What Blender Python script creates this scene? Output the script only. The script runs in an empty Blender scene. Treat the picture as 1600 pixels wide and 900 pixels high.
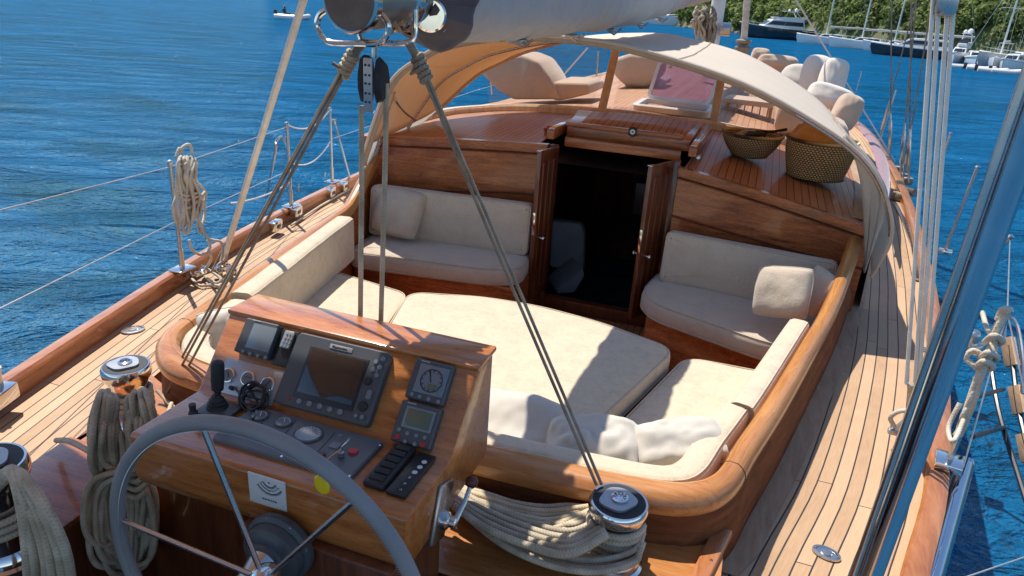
import bpy, bmesh, math, random
from mathutils import Vector, Matrix, noise
random.seed(7)
R = math.radians
S = bpy.context.scene
COL = S.collection
# ------------------------------------------------------------------ camera
CF, PITCH, YAW, ROLL = 1100.0, R(22), R(18), R(4)
CAM = Vector((1.05, 0.0, 1.65))
cd = Vector((-math.sin(YAW)*math.cos(PITCH), math.cos(YAW)*math.cos(PITCH), -math.sin(PITCH)))
r0 = Vector((math.cos(YAW), math.sin(YAW), 0)); u0 = r0.cross(cd)
cr = r0*math.cos(ROLL)+u0*math.sin(ROLL); cu = -r0*math.sin(ROLL)+u0*math.cos(ROLL)
def ray(x, y): return (cd*CF+cr*(x-800)+cu*(450-y)).normalized()
def Z(x, y, z): v = ray(x, y); return CAM+v*((z-CAM.z)/v.z)
def YP(x, y, Y): v = ray(x, y); return CAM+v*((Y-CAM.y)/v.y)
def XP(x, y, X): v = ray(x, y); return CAM+v*((X-CAM.x)/v.x)
def D(x, y, d): return CAM+ray(x, y)*d
def PL(x, y, p, n): v = ray(x, y); return CAM+v*((Vector(p)-CAM).dot(n)/v.dot(n))
cam = bpy.data.cameras.new('camera'); camo = bpy.data.objects.new('camera', cam); COL.objects.link(camo)
m = Matrix((cr, cu, -cd)).transposed().to_4x4(); m.translation = CAM; camo.matrix_world = m
cam.sensor_width = 36; cam.lens = 36*CF/1600; cam.clip_start = .05; cam.clip_end = 3000
S.camera = camo
# ------------------------------------------------------------------ materials
def newmat(n):
    m = bpy.data.materials.new(n); m.use_nodes = True
    nt = m.node_tree; b = nt.nodes['Principled BSDF']; return m, nt, b
def N(nt, t, **k):
    n = nt.nodes.new(t)
    for a, v in k.items():
        if a in n.inputs: n.inputs[a].default_value = v
        else: setattr(n, a, v)
    return n
def ramp(nt, fac, stops):
    r = nt.nodes.new('ShaderNodeValToRGB'); e = r.color_ramp.elements
    e[0].position, e[0].color = stops[0][0], (*stops[0][1], 1); e[1].position, e[1].color = stops[-1][0], (*stops[-1][1], 1)
    for p, c in stops[1:-1]:
        q = e.new(p); q.color = (*c, 1)
    nt.links.new(fac, r.inputs[0]); return r.outputs[0]
def coords(nt, scale=(1, 1, 1), kind='Object'):
    t = nt.nodes.new('ShaderNodeTexCoord'); mp = nt.nodes.new('ShaderNodeMapping'); mp.inputs['Scale'].default_value = scale
    nt.links.new(t.outputs[kind], mp.inputs[0]); return mp.outputs[0]
def noise_tex(nt, vec, scale, detail=4, rough=.55, dist=0):
    n = nt.nodes.new('ShaderNodeTexNoise'); n.inputs['Scale'].default_value = scale; n.inputs['Detail'].default_value = detail
    n.inputs['Roughness'].default_value = rough; n.inputs['Distortion'].default_value = dist
    nt.links.new(vec, n.inputs['Vector']); return n.outputs['Fac']
def bump(nt, b, h, strength=.3, dist=.01):
    n = nt.nodes.new('ShaderNodeBump'); n.inputs['Strength'].default_value = strength; n.inputs['Distance'].default_value = dist
    nt.links.new(h, n.inputs['Height']); nt.links.new(n.outputs[0], b.inputs['Normal'])
def math_(nt, op, a, b=None, clamp=False):
    n = nt.nodes.new('ShaderNodeMath'); n.operation = op; n.use_clamp = clamp
    for i, v in enumerate((a, b)):
        if v is None: continue
        if isinstance(v, (int, float)): n.inputs[i].default_value = v
        else: nt.links.new(v, n.inputs[i])
    return n.outputs[0]
def mixc(nt, fac, a, b, mode='MIX'):
    n = nt.nodes.new('ShaderNodeMix'); n.data_type = 'RGBA'; n.blend_type = mode
    for i, v in ((0, fac), (6, a), (7, b)):
        if isinstance(v, (int, float)): n.inputs[i].default_value = v
        elif isinstance(v, tuple): n.inputs[i].default_value = (*v, 1)
        else: nt.links.new(v, n.inputs[i])
    return n.outputs[2]
def plain(n, c, rough=.5, metal=0, bumpy=0, bscale=40, coat=0, var=.12, vs=6):
    m, nt, b = newmat(n); b.inputs['Roughness'].default_value = rough; b.inputs['Metallic'].default_value = metal
    b.inputs['Coat Weight'].default_value = coat; b.inputs['Coat Roughness'].default_value = .08
    v = coords(nt); f = noise_tex(nt, v, vs, 5)
    lo = tuple(x*(1-var) for x in c); hi = tuple(min(1, x*(1+var)) for x in c)
    nt.links.new(ramp(nt, f, [(.3, lo), (.7, hi)]), b.inputs['Base Color'])
    rr = math_(nt, 'ADD', math_(nt, 'MULTIPLY', noise_tex(nt, v, vs*3, 3), .16), rough-.08, True); nt.links.new(rr, b.inputs['Roughness'])
    if bumpy: bump(nt, b, noise_tex(nt, v, bscale, 3), bumpy, .004)
    return m
def wood(n, dark, mid, light, stretch=(1.2, 14, 14), rough=.32, coat=.6, bs=.06, kind='Object', scale=3.0):
    m, nt, b = newmat(n)
    v = coords(nt, stretch, kind)
    f1 = noise_tex(nt, v, scale, 6, .6, .6); f2 = noise_tex(nt, v, scale*7, 3, .7)
    f3 = noise_tex(nt, coords(nt, (1, 1, 1), kind), 2.3, 2)
    f = math_(nt, 'ADD', math_(nt, 'MULTIPLY', f1, .6), math_(nt, 'MULTIPLY', f2, .25))
    f = math_(nt, 'ADD', f, math_(nt, 'MULTIPLY', f3, .2))
    nt.links.new(ramp(nt, f, [(.38, dark), (.53, mid), (.68, light)]), b.inputs['Base Color'])
    b.inputs['Coat Weight'].default_value = coat; b.inputs['Coat Roughness'].default_value = .07; b.inputs['Coat IOR'].default_value = 1.45
    nt.links.new(math_(nt, 'ADD', math_(nt, 'MULTIPLY', f2, .25), rough-.12), b.inputs['Roughness'])
    bump(nt, b, f2, bs, .004)
    return m
def planks(n, c0, c1, caulk, w=.058, cw=.075, rough=.62, coat=0, blen=2.2):
    m, nt, b = newmat(n)
    uv = nt.nodes.new('ShaderNodeUVMap'); sp = nt.nodes.new('ShaderNodeSeparateXYZ'); nt.links.new(uv.outputs[0], sp.inputs[0])
    q = math_(nt, 'DIVIDE', sp.outputs[0], w); idx = math_(nt, 'FLOOR', q); fr = math_(nt, 'FRACT', q)
    seam = math_(nt, 'LESS_THAN', fr, cw)
    wn = nt.nodes.new('ShaderNodeTexWhiteNoise'); wn.noise_dimensions = '1D'; nt.links.new(idx, wn.inputs['W'])
    vv = math_(nt, 'ADD', math_(nt, 'DIVIDE', sp.outputs[1], blen), math_(nt, 'MULTIPLY', wn.outputs[0], 7.3))
    butt = math_(nt, 'LESS_THAN', math_(nt, 'FRACT', vv), .004/blen*1.1)
    seam = math_(nt, 'MAXIMUM', seam, butt)
    cb = nt.nodes.new('ShaderNodeCombineXYZ'); nt.links.new(idx, cb.inputs[0]); nt.links.new(math_(nt, 'FLOOR', vv), cb.inputs[1])
    w2 = nt.nodes.new('ShaderNodeTexWhiteNoise'); nt.links.new(cb.outputs[0], w2.inputs['Vector'])
    mp = nt.nodes.new('ShaderNodeMapping'); mp.inputs['Scale'].default_value = (60, 3.5, 1); nt.links.new(uv.outputs[0], mp.inputs[0])
    g = noise_tex(nt, mp.outputs[0], 3.2, 5, .65, .3)
    g2 = noise_tex(nt, uv.outputs[0], 3.0, 5)
    f = math_(nt, 'ADD', math_(nt, 'MULTIPLY', g, .5), math_(nt, 'MULTIPLY', w2.outputs[0], .28))
    f = math_(nt, 'ADD', f, math_(nt, 'MULTIPLY', g2, .38))
    mid = tuple((a+b_)/2 for a, b_ in zip(c0, c1))
    col = ramp(nt, f, [(.35, c0), (.55, mid), (.8, c1)])
    col = mixc(nt, seam, col, caulk)
    nt.links.new(col, b.inputs['Base Color'])
    b.inputs['Roughness'].default_value = rough; b.inputs['Coat Weight'].default_value = coat; b.inputs['Coat Roughness'].default_value = .12
    h = math_(nt, 'SUBTRACT', math_(nt, 'MULTIPLY', g, .25), math_(nt, 'MULTIPLY', seam, 1.0))
    bump(nt, b, h, .35, .002)
    return m
def fabric(n, c, rough=.95, s=260, bs=.35, mott=.1, sheen=.4, clump=30):
    m, nt, b = newmat(n); v = coords(nt)
    f = noise_tex(nt, v, 9, 6, .7); f2 = noise_tex(nt, v, s, 2, .6); f3 = noise_tex(nt, v, clump, 4, .7)
    ff = math_(nt, 'ADD', math_(nt, 'MULTIPLY', f, .45), math_(nt, 'MULTIPLY', f2, .2)); ff = math_(nt, 'ADD', ff, math_(nt, 'MULTIPLY', f3, .35))
    lo = tuple(x*(1-mott*1.6) for x in c); hi = tuple(min(1, x*(1+mott*.7)) for x in c)
    nt.links.new(ramp(nt, ff, [(.35, lo), (.5, c), (.65, hi)]), b.inputs['Base Color'])
    b.inputs['Roughness'].default_value = rough; b.inputs['Sheen Weight'].default_value = sheen; b.inputs['Sheen Roughness'].default_value = .5
    h = math_(nt, 'ADD', math_(nt, 'MULTIPLY', f2, .5), f3)
    bump(nt, b, h, bs, .006)
    return m
def ropemat(n, a, c, twist=620, rough=.85):
    m, nt, b = newmat(n)
    uv = nt.nodes.new('ShaderNodeUVMap'); sp = nt.nodes.new('ShaderNodeSeparateXYZ'); nt.links.new(uv.outputs[0], sp.inputs[0])
    s1 = math_(nt, 'SINE', math_(nt, 'ADD', math_(nt, 'MULTIPLY', sp.outputs[1], twist), math_(nt, 'MULTIPLY', sp.outputs[0], 6.283*3)))
    s2 = math_(nt, 'SINE', math_(nt, 'SUBTRACT', math_(nt, 'MULTIPLY', sp.outputs[1], twist), math_(nt, 'MULTIPLY', sp.outputs[0], 6.283*3)))
    h = math_(nt, 'MAXIMUM', s1, s2)
    f = math_(nt, 'ADD', math_(nt, 'MULTIPLY', noise_tex(nt, coords(nt), 14, 4), .8), math_(nt, 'MULTIPLY', h, .07))
    nt.links.new(ramp(nt, f, [(.3, a), (.6, c)]), b.inputs['Base Color'])
    b.inputs['Roughness'].default_value = rough; bump(nt, b, h, .35, .0015)
    return m
M = {}
M['teak'] = planks('weathered_teak', (.40, .24, .125), (.62, .40, .235), (.025, .022, .02), cw=.105)
M['teak_fore'] = planks('foredeck_teak', (.36, .17, .085), (.52, .28, .155), (.05, .03, .02), w=.06, cw=.06)
M['roof_planks'] = planks('varnished_roof_planks', (.34, .13, .055), (.48, .215, .1), (.035, .015, .01), w=.052, cw=.11, rough=.5, coat=.12)
M['post'] = wood('pale_varnished_posts', (.5, .34, .2), (.66, .48, .31), (.75, .58, .4), (10, 10, 1.5), .5, .1)
M['margin'] = wood('teak_margin', (.3, .17, .09), (.42, .26, .15), (.5, .33, .2), (10, 1.5, 10), .6, 0)
M['mahog'] = wood('mahogany_panel', (.16, .04, .012), (.36, .1, .028), (.52, .175, .055), (.9, 10, 12), .28, .5)
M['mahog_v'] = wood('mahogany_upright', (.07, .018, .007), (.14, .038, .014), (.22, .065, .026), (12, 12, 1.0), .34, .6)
M['coam'] = wood('varnished_teak_rim', (.34, .12, .03), (.5, .21, .06), (.62, .3, .1), (16, .9, 1), .3, .5, kind='UV', scale=2.4)
M['coam_x'] = wood('varnished_teak_aft', (.33, .11, .028), (.47, .19, .055), (.58, .27, .09), (1.2, 12, 9), .3, .5, scale=2.4)
M['saloon'] = plain('saloon_upholstery', (.55, .56, .58), .9)
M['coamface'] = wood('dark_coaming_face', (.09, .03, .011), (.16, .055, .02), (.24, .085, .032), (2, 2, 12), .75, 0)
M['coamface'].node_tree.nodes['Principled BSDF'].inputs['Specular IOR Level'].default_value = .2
M['console'] = wood('console_mahogany', (.3, .082, .018), (.46, .155, .038), (.6, .235, .07), (1.5, 12, 14), .3, .6)
M['bulw'] = wood('bulwark_mahogany', (.27, .085, .03), (.42, .15, .05), (.52, .22, .09), (8, 1.0, 10), .36, .5)
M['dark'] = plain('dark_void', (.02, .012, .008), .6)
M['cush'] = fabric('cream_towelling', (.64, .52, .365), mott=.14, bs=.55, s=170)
M['cush_shaded'] = fabric('cream_weave_shade_tone', (.55, .45, .34), s=300, mott=.12, clump=80, bs=.5)  # weave for the shaded cushions, base colour darkened to deepen their shade
M['pillow'] = fabric('white_linen', (.60, .545, .455), s=420, bs=.2, mott=.05, clump=14)
M['cover'] = fabric('tan_lounger_cover', (.56, .4, .28), s=200, bs=.15, mott=.08)
M['chrome'] = plain('polished_steel', (.72, .72, .72), .12, 1, var=.04)
M['steel'] = plain('brushed_steel', (.55, .55, .54), .28, 1, var=.08)
M['bluesteel'] = plain('mirror_steel_pole', (.48, .55, .62), .12, 1, var=.05)
M['black'] = plain('black_plastic', (.018, .018, .02), .35)
M['rubber'] = plain('black_rubber', (.02, .02, .022), .6, bumpy=.2, bscale=200)
M['bezel'] = plain('grey_instrument_plastic', (.075, .082, .09), .42, bumpy=.08, bscale=300, var=.08)
M['panel'] = plain('engine_panel_grey', (.12, .13, .14), .38, var=.1)
M['screen'] = plain('dark_glossy_screen', (.018, .016, .015), .08, coat=1)
M['lcd'] = plain('lcd_grey_blue', (.16, .2, .23), .15, coat=.5, var=.05)
M['lcd_green'] = plain('lcd_green_grey', (.11, .14, .1), .2, coat=.3, var=.05)
M['alu'] = plain('satin_aluminium_plate', (.42, .43, .45), .35, .6, var=.06)
M['white'] = plain('white_plastic', (.7, .69, .66), .4, var=.04)
M['key'] = plain('grey_keys', (.2, .22, .24), .45)
M['red'] = plain('red_plastic', (.5, .03, .025), .35)
M['yellow'] = plain('yellow_foam', (.85, .62, .01), .6)
M['glass'] = None; M['teak_plain'] = wood('teak_plain', (.34, .2, .11), (.45, .29, .17), (.55, .37, .23), (10, 2, 10), .6, 0)
M['leather'] = plain('grey_leather', (.25, .25, .255), .62, bumpy=.35, bscale=160, var=.1)
M['ropeg'] = ropemat('grey_tan_rope', (.36, .3, .205), (.62, .525, .39))
M['ropec'] = ropemat('cream_rope', (.5, .4, .26), (.72, .6, .42))
M['roped'] = ropemat('weathered_dark_rope', (.2, .16, .115), (.4, .33, .24))
M['ropew'] = ropemat('pale_rope', (.5, .43, .33), (.72, .65, .53), 420)
M['ropeh'] = ropemat('bright_cream_rope', (.8, .73, .6), (.93, .88, .77), 420)
M['wire'] = plain('lifeline_wire', (.6, .6, .58), .35, .8)
M['canvas_grey'] = fabric('grey_sail_cover', (.44, .425, .41), s=300, bs=.12, mott=.08, sheen=.1)
M['canvas_dark'] = fabric('dark_grey_canvas', (.11, .1, .11), s=300, bs=.15, mott=.1, sheen=.1)
M['gel'] = plain('white_gelcoat', (.78, .78, .76), .25, var=.03, vs=.6)
M['navy'] = plain('navy_hull', (.012, .018, .035), .15, coat=.5)
M['tint'] = plain('tinted_glass', (.02, .025, .03), .08)
M['redbrown'] = plain('dark_red_knob', (.1, .018, .016), .3)
M['boomm'] = plain('grey_boom_paint', (.36, .34, .31), .3, .75, var=.1, bumpy=.06)
M['capm'] = plain('boom_cap', (.21, .185, .16), .7, .2, bumpy=.3, bscale=120, var=.2, vs=14)
M['skin'] = plain('skin', (.42, .24, .16), .6)
def glassmat(n, c, a, rough=.03):
    m, nt, b = newmat(n)
    tr = nt.nodes.new('ShaderNodeBsdfTransparent'); tr.inputs[0].default_value = (*c, 1)
    gl = nt.nodes.new('ShaderNodeBsdfGlossy'); gl.inputs['Roughness'].default_value = rough
    mx = nt.nodes.new('ShaderNodeMixShader'); fr = nt.nodes.new('ShaderNodeFresnel'); fr.inputs['IOR'].default_value = 1.4
    df = nt.nodes.new('ShaderNodeBsdfDiffuse'); df.inputs[0].default_value = (*[min(1, x) for x in c], 1)
    m2 = nt.nodes.new('ShaderNodeMixShader'); m2.inputs[0].default_value = a
    nt.links.new(tr.outputs[0], m2.inputs[1]); nt.links.new(df.outputs[0], m2.inputs[2])
    nt.links.new(fr.outputs[0], mx.inputs[0]); nt.links.new(m2.outputs[0], mx.inputs[1]); nt.links.new(gl.outputs[0], mx.inputs[2])
    nt.links.new(mx.outputs[0], nt.nodes['Material Output'].inputs[0]); return m
M['glass'] = glassmat('clear_vinyl', (.93, .9, .86), .05)
M['purple'] = glassmat('smoked_purple_acrylic', (.55, .42, .68), .4)
def dodger_mat():
    m, nt, b = newmat('cream_canvas_translucent'); v = coords(nt)
    f = noise_tex(nt, v, 500, 2); b.inputs['Roughness'].default_value = .85
    st = noise_tex(nt, coords(nt, (.5, 5, .5)), 3, 3)
    col = ramp(nt, math_(nt, 'ADD', math_(nt, 'MULTIPLY', f, .3), math_(nt, 'MULTIPLY', st, .7)), [(.35, (.78, .72, .6)), (.65, (.86, .81, .69))])
    nt.links.new(col, b.inputs['Base Color']); bump(nt, b, f, .15, .002)
    t = nt.nodes.new('ShaderNodeBsdfTranslucent'); t.inputs[0].default_value = (.8, .5, .26, 1)
    mx = nt.nodes.new('ShaderNodeMixShader'); mx.inputs[0].default_value = .38
    nt.links.new(b.outputs[0], mx.inputs[1]); nt.links.new(t.outputs[0], mx.inputs[2]); nt.links.new(mx.outputs[0], nt.nodes['Material Output'].inputs[0])
    return m
M['dodger'] = dodger_mat()
def cloth2(n, c, tc, f_):
    m, nt, b = newmat(n); v = coords(nt); q = noise_tex(nt, coords(nt, (6, 1, 1)), 2.5, 3)
    nt.links.new(ramp(nt, q, [(.3, tuple(x*.86 for x in c)), (.7, c)]), b.inputs['Base Color']); b.inputs['Roughness'].default_value = .8; bump(nt, b, q, .3, .03)
    t = nt.nodes.new('ShaderNodeBsdfTranslucent'); t.inputs[0].default_value = (*tc, 1); mx = nt.nodes.new('ShaderNodeMixShader'); mx.inputs[0].default_value = f_
    nt.links.new(b.outputs[0], mx.inputs[1]); nt.links.new(t.outputs[0], mx.inputs[2]); nt.links.new(mx.outputs[0], nt.nodes['Material Output'].inputs[0]); return m
M['curtain'] = cloth2('white_side_curtain', (.85, .83, .78), (.85, .82, .76), .55); M['valance'] = cloth2('tan_valance', (.6, .48, .34), (.6, .4, .22), .2)
def basket_mat():
    m, nt, b = newmat('woven_seagrass')
    uv = nt.nodes.new('ShaderNodeUVMap'); sp = nt.nodes.new('ShaderNodeSeparateXYZ'); nt.links.new(uv.outputs[0], sp.inputs[0])
    row = math_(nt, 'MULTIPLY', sp.outputs[1], 1); fl = math_(nt, 'FLOOR', row); off = math_(nt, 'MULTIPLY', math_(nt, 'FRACT', math_(nt, 'MULTIPLY', fl, .5)), 1.0)
    cx = math_(nt, 'FRACT', math_(nt, 'ADD', sp.outputs[0], off)); ry = math_(nt, 'FRACT', row)
    d = math_(nt, 'MULTIPLY', math_(nt, 'SINE', math_(nt, 'MULTIPLY', cx, 3.1416)), math_(nt, 'SINE', math_(nt, 'MULTIPLY', ry, 3.1416)))
    f = math_(nt, 'ADD', d, math_(nt, 'MULTIPLY', noise_tex(nt, coords(nt), 30, 3), .3))
    nt.links.new(ramp(nt, f, [(.25, (.05, .03, .015)), (.45, (.34, .2, .08)), (.9, (.72, .54, .28))]), b.inputs['Base Color'])
    b.inputs['Roughness'].default_value = .75; bump(nt, b, d, .9, .006); return m
M['basket'] = basket_mat()
# ------------------------------------------------------------------ objects
def tag(o, label=None, cat=None, group=None, kind=None):
    if label: o['label'] = label
    if cat: o['category'] = cat
    if group: o['group'] = group
    if kind: o['kind'] = kind
    return o
def empty(name, loc, label=None, cat=None, group=None):
    o = bpy.data.objects.new(name, None); COL.objects.link(o); o.location = loc; o.empty_display_size = .1
    return tag(o, label, cat, group)
class MB:
    def __init__(s): s.v = []; s.f = []; s.uv = {}; s.flat = set(); s.mi = {}
    def add(s, vs, fs, uvs=None, flat=False, mi=0):
        o = len(s.v); s.v += [tuple(v) for v in vs]
        for i, f in enumerate(fs):
            k = len(s.f); s.f.append(tuple(o+j for j in f))
            if uvs: s.uv[k] = uvs[i]
            if flat: s.flat.add(k)
            if mi: s.mi[k] = mi
        return s
    def box(s, c, d, rot=None, bev=0, seg=2, mi=0):
        bm = bmesh.new(); bmesh.ops.create_cube(bm, size=1)
        bmesh.ops.scale(bm, vec=d, verts=bm.verts)
        if bev: bmesh.ops.bevel(bm, geom=list(bm.edges), offset=min(bev, min(d)*.48), segments=seg, profile=.5, affect='EDGES')
        if rot is not None: bmesh.ops.transform(bm, matrix=rot.to_4x4(), verts=bm.verts)
        bm.verts.index_update()
        s.add([v.co+Vector(c) for v in bm.verts], [[v.index for v in f.verts] for f in bm.faces], flat=(bev == 0), mi=mi); bm.free(); return s
    def hexa(s, b, t, bev=0, mi=0):      # bottom loop b and top loop t of equal length
        n = len(b); bm = bmesh.new()
        vb = [bm.verts.new(p) for p in b]; vt = [bm.verts.new(p) for p in t]
        bm.faces.new(vb[::-1]); bm.faces.new(vt)
        for i in range(n): bm.faces.new((vb[i], vb[(i+1) % n], vt[(i+1) % n], vt[i]))
        bmesh.ops.recalc_face_normals(bm, faces=bm.faces)
        if bev: bmesh.ops.bevel(bm, geom=list(bm.edges), offset=bev, segments=2, profile=.5, affect='EDGES')
        bm.verts.index_update()
        s.add([v.co.copy() for v in bm.verts], [[v.index for v in f.verts] for f in bm.faces], flat=(bev == 0), mi=mi); bm.free(); return s
    def tube(s, pts, r, seg=8, closed=False, caps=True, mi=0):
        pts = [Vector(p) for p in pts]; n = len(pts)
        rr = r if isinstance(r, (list, tuple)) else [r]*n
        t0 = (pts[1]-pts[0]).normalized(); a = t0.orthogonal().normalized(); vs = []; L = 0; ls = []
        for i, p in enumerate(pts):
            if closed: t = (pts[(i+1) % n]-pts[i-1]).normalized()
            else: t = (pts[min(i+1, n-1)]-pts[max(i-1, 0)]).normalized()
            a = (a-t*a.dot(t)); a = a.normalized() if a.length > 1e-6 else t.orthogonal().normalized(); b = t.cross(a)
            if i: L += (p-pts[i-1]).length
            ls.append(L)
            for k in range(seg):
                q = 2*math.pi*k/seg; vs.append(p+(a*math.cos(q)+b*math.sin(q))*rr[i])
        fs = []; uv = []
        for i in range(n if closed else n-1):
            j = (i+1) % n; l1 = ls[j] if j else L+(pts[0]-pts[-1]).length
            for k in range(seg):
                k2 = (k+1) % seg
                fs.append((i*seg+k, i*seg+k2, j*seg+k2, j*seg+k)); uv.append(((k/seg, ls[i]), ((k+1)/seg, ls[i]), ((k+1)/seg, l1), (k/seg, l1)))
        if caps and not closed:
            fs.append(tuple(range(seg))[::-1]); uv.append([(0, 0)]*seg); fs.append(tuple((n-1)*seg+k for k in range(seg))); uv.append([(0, 0)]*seg)
        return s.add(vs, fs, uv, mi=mi)
    def lathe(s, prof, c=(0, 0, 0), rot=None, seg=32, mi=0, uvs=None):
        vs = []; fs = []; uv = []
        for r_, z in prof:
            for k in range(seg):
                q = 2*math.pi*k/seg; p = Vector((r_*math.cos(q), r_*math.sin(q), z))
                if rot is not None: p = rot @ p
                vs.append(p+Vector(c))
        n = len(prof)
        for i in range(n-1):
            for k in range(seg):
                k2 = (k+1) % seg; fs.append((i*seg+k, i*seg+k2, (i+1)*seg+k2, (i+1)*seg+k))
                if uvs: uv.append(((k*uvs[0]/seg, i*uvs[1]), ((k+1)*uvs[0]/seg, i*uvs[1]), ((k+1)*uvs[0]/seg, (i+1)*uvs[1]), (k*uvs[0]/seg, (i+1)*uvs[1])))
        if prof[0][0] > 1e-5: fs.append(tuple(range(seg))[::-1]); uv.append([(0, 0)]*seg)
        if prof[-1][0] > 1e-5: fs.append(tuple((n-1)*seg+k for k in range(seg))); uv.append([(0, 0)]*seg)
        return s.add(vs, fs, uv if uvs else None, mi=mi)
    def grid(s, P, uvf=None, mi=0):        # P[i][j]
        n, m_ = len(P), len(P[0]); vs = [p for r_ in P for p in r_]; fs = []; uv = []
        for i in range(n-1):
            for j in range(m_-1):
                q = ((i, j), (i+1, j), (i+1, j+1), (i, j+1)); fs.append(tuple(a*m_+b for a, b in q))
                if uvf: uv.append([uvf[a][b] for a, b in q])
        return s.add(vs, fs, uv if uvf else None, mi=mi)
    def build(s, name, mat, parent=None, solid=0, sub=0, smooth=35, off=-1):
        me = bpy.data.meshes.new(name); me.from_pydata(s.v, [], s.f); me.update()
        for mm in (mat if isinstance(mat, (list, tuple)) else [mat]): me.materials.append(mm)
        if s.uv:
            l = me.uv_layers.new(name='UVMap')
            for k, u in s.uv.items():
                for li, q in zip(me.polygons[k].loop_indices, u): l.data[li].uv = q
        for k, q in s.mi.items(): me.polygons[k].material_index = q
        for p in me.polygons: p.use_smooth = True
        me.set_sharp_from_angle(angle=R(smooth))
        o = bpy.data.objects.new(name, me); COL.objects.link(o)
        if parent is not None: o.parent = parent; o.matrix_parent_inverse = Matrix.Translation(parent.location).inverted()
        if sub: q = o.modifiers.new('s', 'SUBSURF'); q.levels = q.render_levels = sub
        if solid: q = o.modifiers.new('t', 'SOLIDIFY'); q.thickness = solid; q.offset = off
        return o
def recentre(o):        # put the origin of a one-mesh thing at its base
    if o.parent is None:
        vs = [v.co for v in o.data.vertices]; c = Vector((sum(v.x for v in vs)/len(vs), sum(v.y for v in vs)/len(vs), min(v.z for v in vs)))
        return o
def spline(pts, n=8, closed=False):
    pts = [Vector(p) for p in pts]; out = []; N_ = len(pts)
    for i in range(N_ if closed else N_-1):
        g = (lambda k: pts[k % N_]) if closed else (lambda k: pts[max(0, min(N_-1, k))])
        p0, p1, p2, p3 = g(i-1), g(i), g(i+1), g(i+2)
        for k in range(n):
            t = k/n
            out.append(.5*((2*p1)+(-p0+p2)*t+(2*p0-5*p1+4*p2-p3)*t*t+(-p0+3*p1-3*p2+p3)*t**3))
    if not closed: out.append(pts[-1])
    return out
def interp(tab, y):
    if y <= tab[0][0]: return tab[0][1]+(y-tab[0][0])*(tab[1][1]-tab[0][1])/(tab[1][0]-tab[0][0])
    for (a, b), (c, d) in zip(tab, tab[1:]):
        if y <= c:
            t = (y-a)/(c-a); return b+(d-b)*t
    return tab[-1][1]
def offset_poly(P, d):       # closed 2D polygon, ccw, inwards by d
    n = len(P); out = []
    for i in range(n):
        a, b, c = P[i-1], P[i], P[(i+1) % n]
        e1 = (b-a).normalized(); e2 = (c-b).normalized(); nn = Vector((-(e1.y+e2.y), e1.x+e2.x))
        k = nn.length; nn = nn/k if k > 1e-6 else Vector((0, 0)); out.append(b+nn*(d/max(.55, k/2)))
    return out
def round_poly(P, r, n=6):
    out = []; N_ = len(P); P = [Vector(p) for p in P]
    for i in range(N_):
        a, b, c = P[i-1], P[i], P[(i+1) % N_]
        e1 = (a-b); e2 = (c-b); q = min(r, e1.length*.45, e2.length*.45); p0 = b+e1.normalized()*q; p1 = b+e2.normalized()*q
        for k in range(n+1):
            t = k/n; out.append((1-t)**2*p0+2*t*(1-t)*b+t*t*p1)
    # resample edges
    res = []; L = len(out)
    for i in range(L):
        a, b = out[i], out[(i+1) % L]; s = max(1, int((b-a).length/.06))
        for k in range(s): res.append(a+(b-a)*k/s)
    return res
def slab(mb, poly, z0, z1, rad=.035, rc=.12, puff=.012, frame=None, seed=0):
    """soft upholstered slab: outline poly (x,y) ccw, rounded corners and edges"""
    P = round_poly(poly, rc); n = len(P); rings = []
    prof = [(rad*.8, z0), (rad*.2, z0+rad*.35), (0, z0+rad), (0, z1-rad), (rad*.12, z1-rad*.55), (rad*.35, z1-rad*.25), (rad*.75, z1-rad*.06), (rad*1.4, z1), (rad*2.4, z1+puff*.6)]
    for d, z in prof:
        rings.append([(q, z) for q in offset_poly(P, d)])
    c = sum((q for q in P), Vector((0, 0)))/n
    pr_ = [Vector((q.x, q.y, z1-rad*.22)) for q in offset_poly(P, rad*.26)]; mb.pipe = [[frame @ p if frame else p for p in pr_], [(frame @ Vector((q.x, q.y, z0+rad*.6))) if frame else Vector((q.x, q.y, z0+rad*.6)) for q in offset_poly(P, .002)]]
    last = rings[-1]
    for k, zz in ((.75, .8), (.45, 1), (.15, 1)):
        rings.append([(c+(q-c)*k, z1+puff*zz) for q, _ in last])
    rings.pop()
    vs = []
    for r_ in rings:
        for q, z in r_:
            w = noise.noise(Vector((q.x*4, q.y*4, seed+z)))*.006 if z > z0+.02 else 0
            p = Vector((q.x, q.y, z+w)); vs.append(frame @ p if frame else p)
    fs = []
    for i in range(len(rings)-1):
        for k in range(n): fs.append((i*n+k, i*n+(k+1) % n, (i+1)*n+(k+1) % n, (i+1)*n+k))
    pc = Vector((c.x, c.y, z1+puff)); vs.append(frame @ pc if frame else pc); o_ = (len(rings)-1)*n
    for k in range(n): fs.append((o_+k, o_+(k+1) % n, len(vs)-1))
    fs.append(tuple(range(n))[::-1])
    return mb.add(vs, fs)
PIPE = {}
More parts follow.
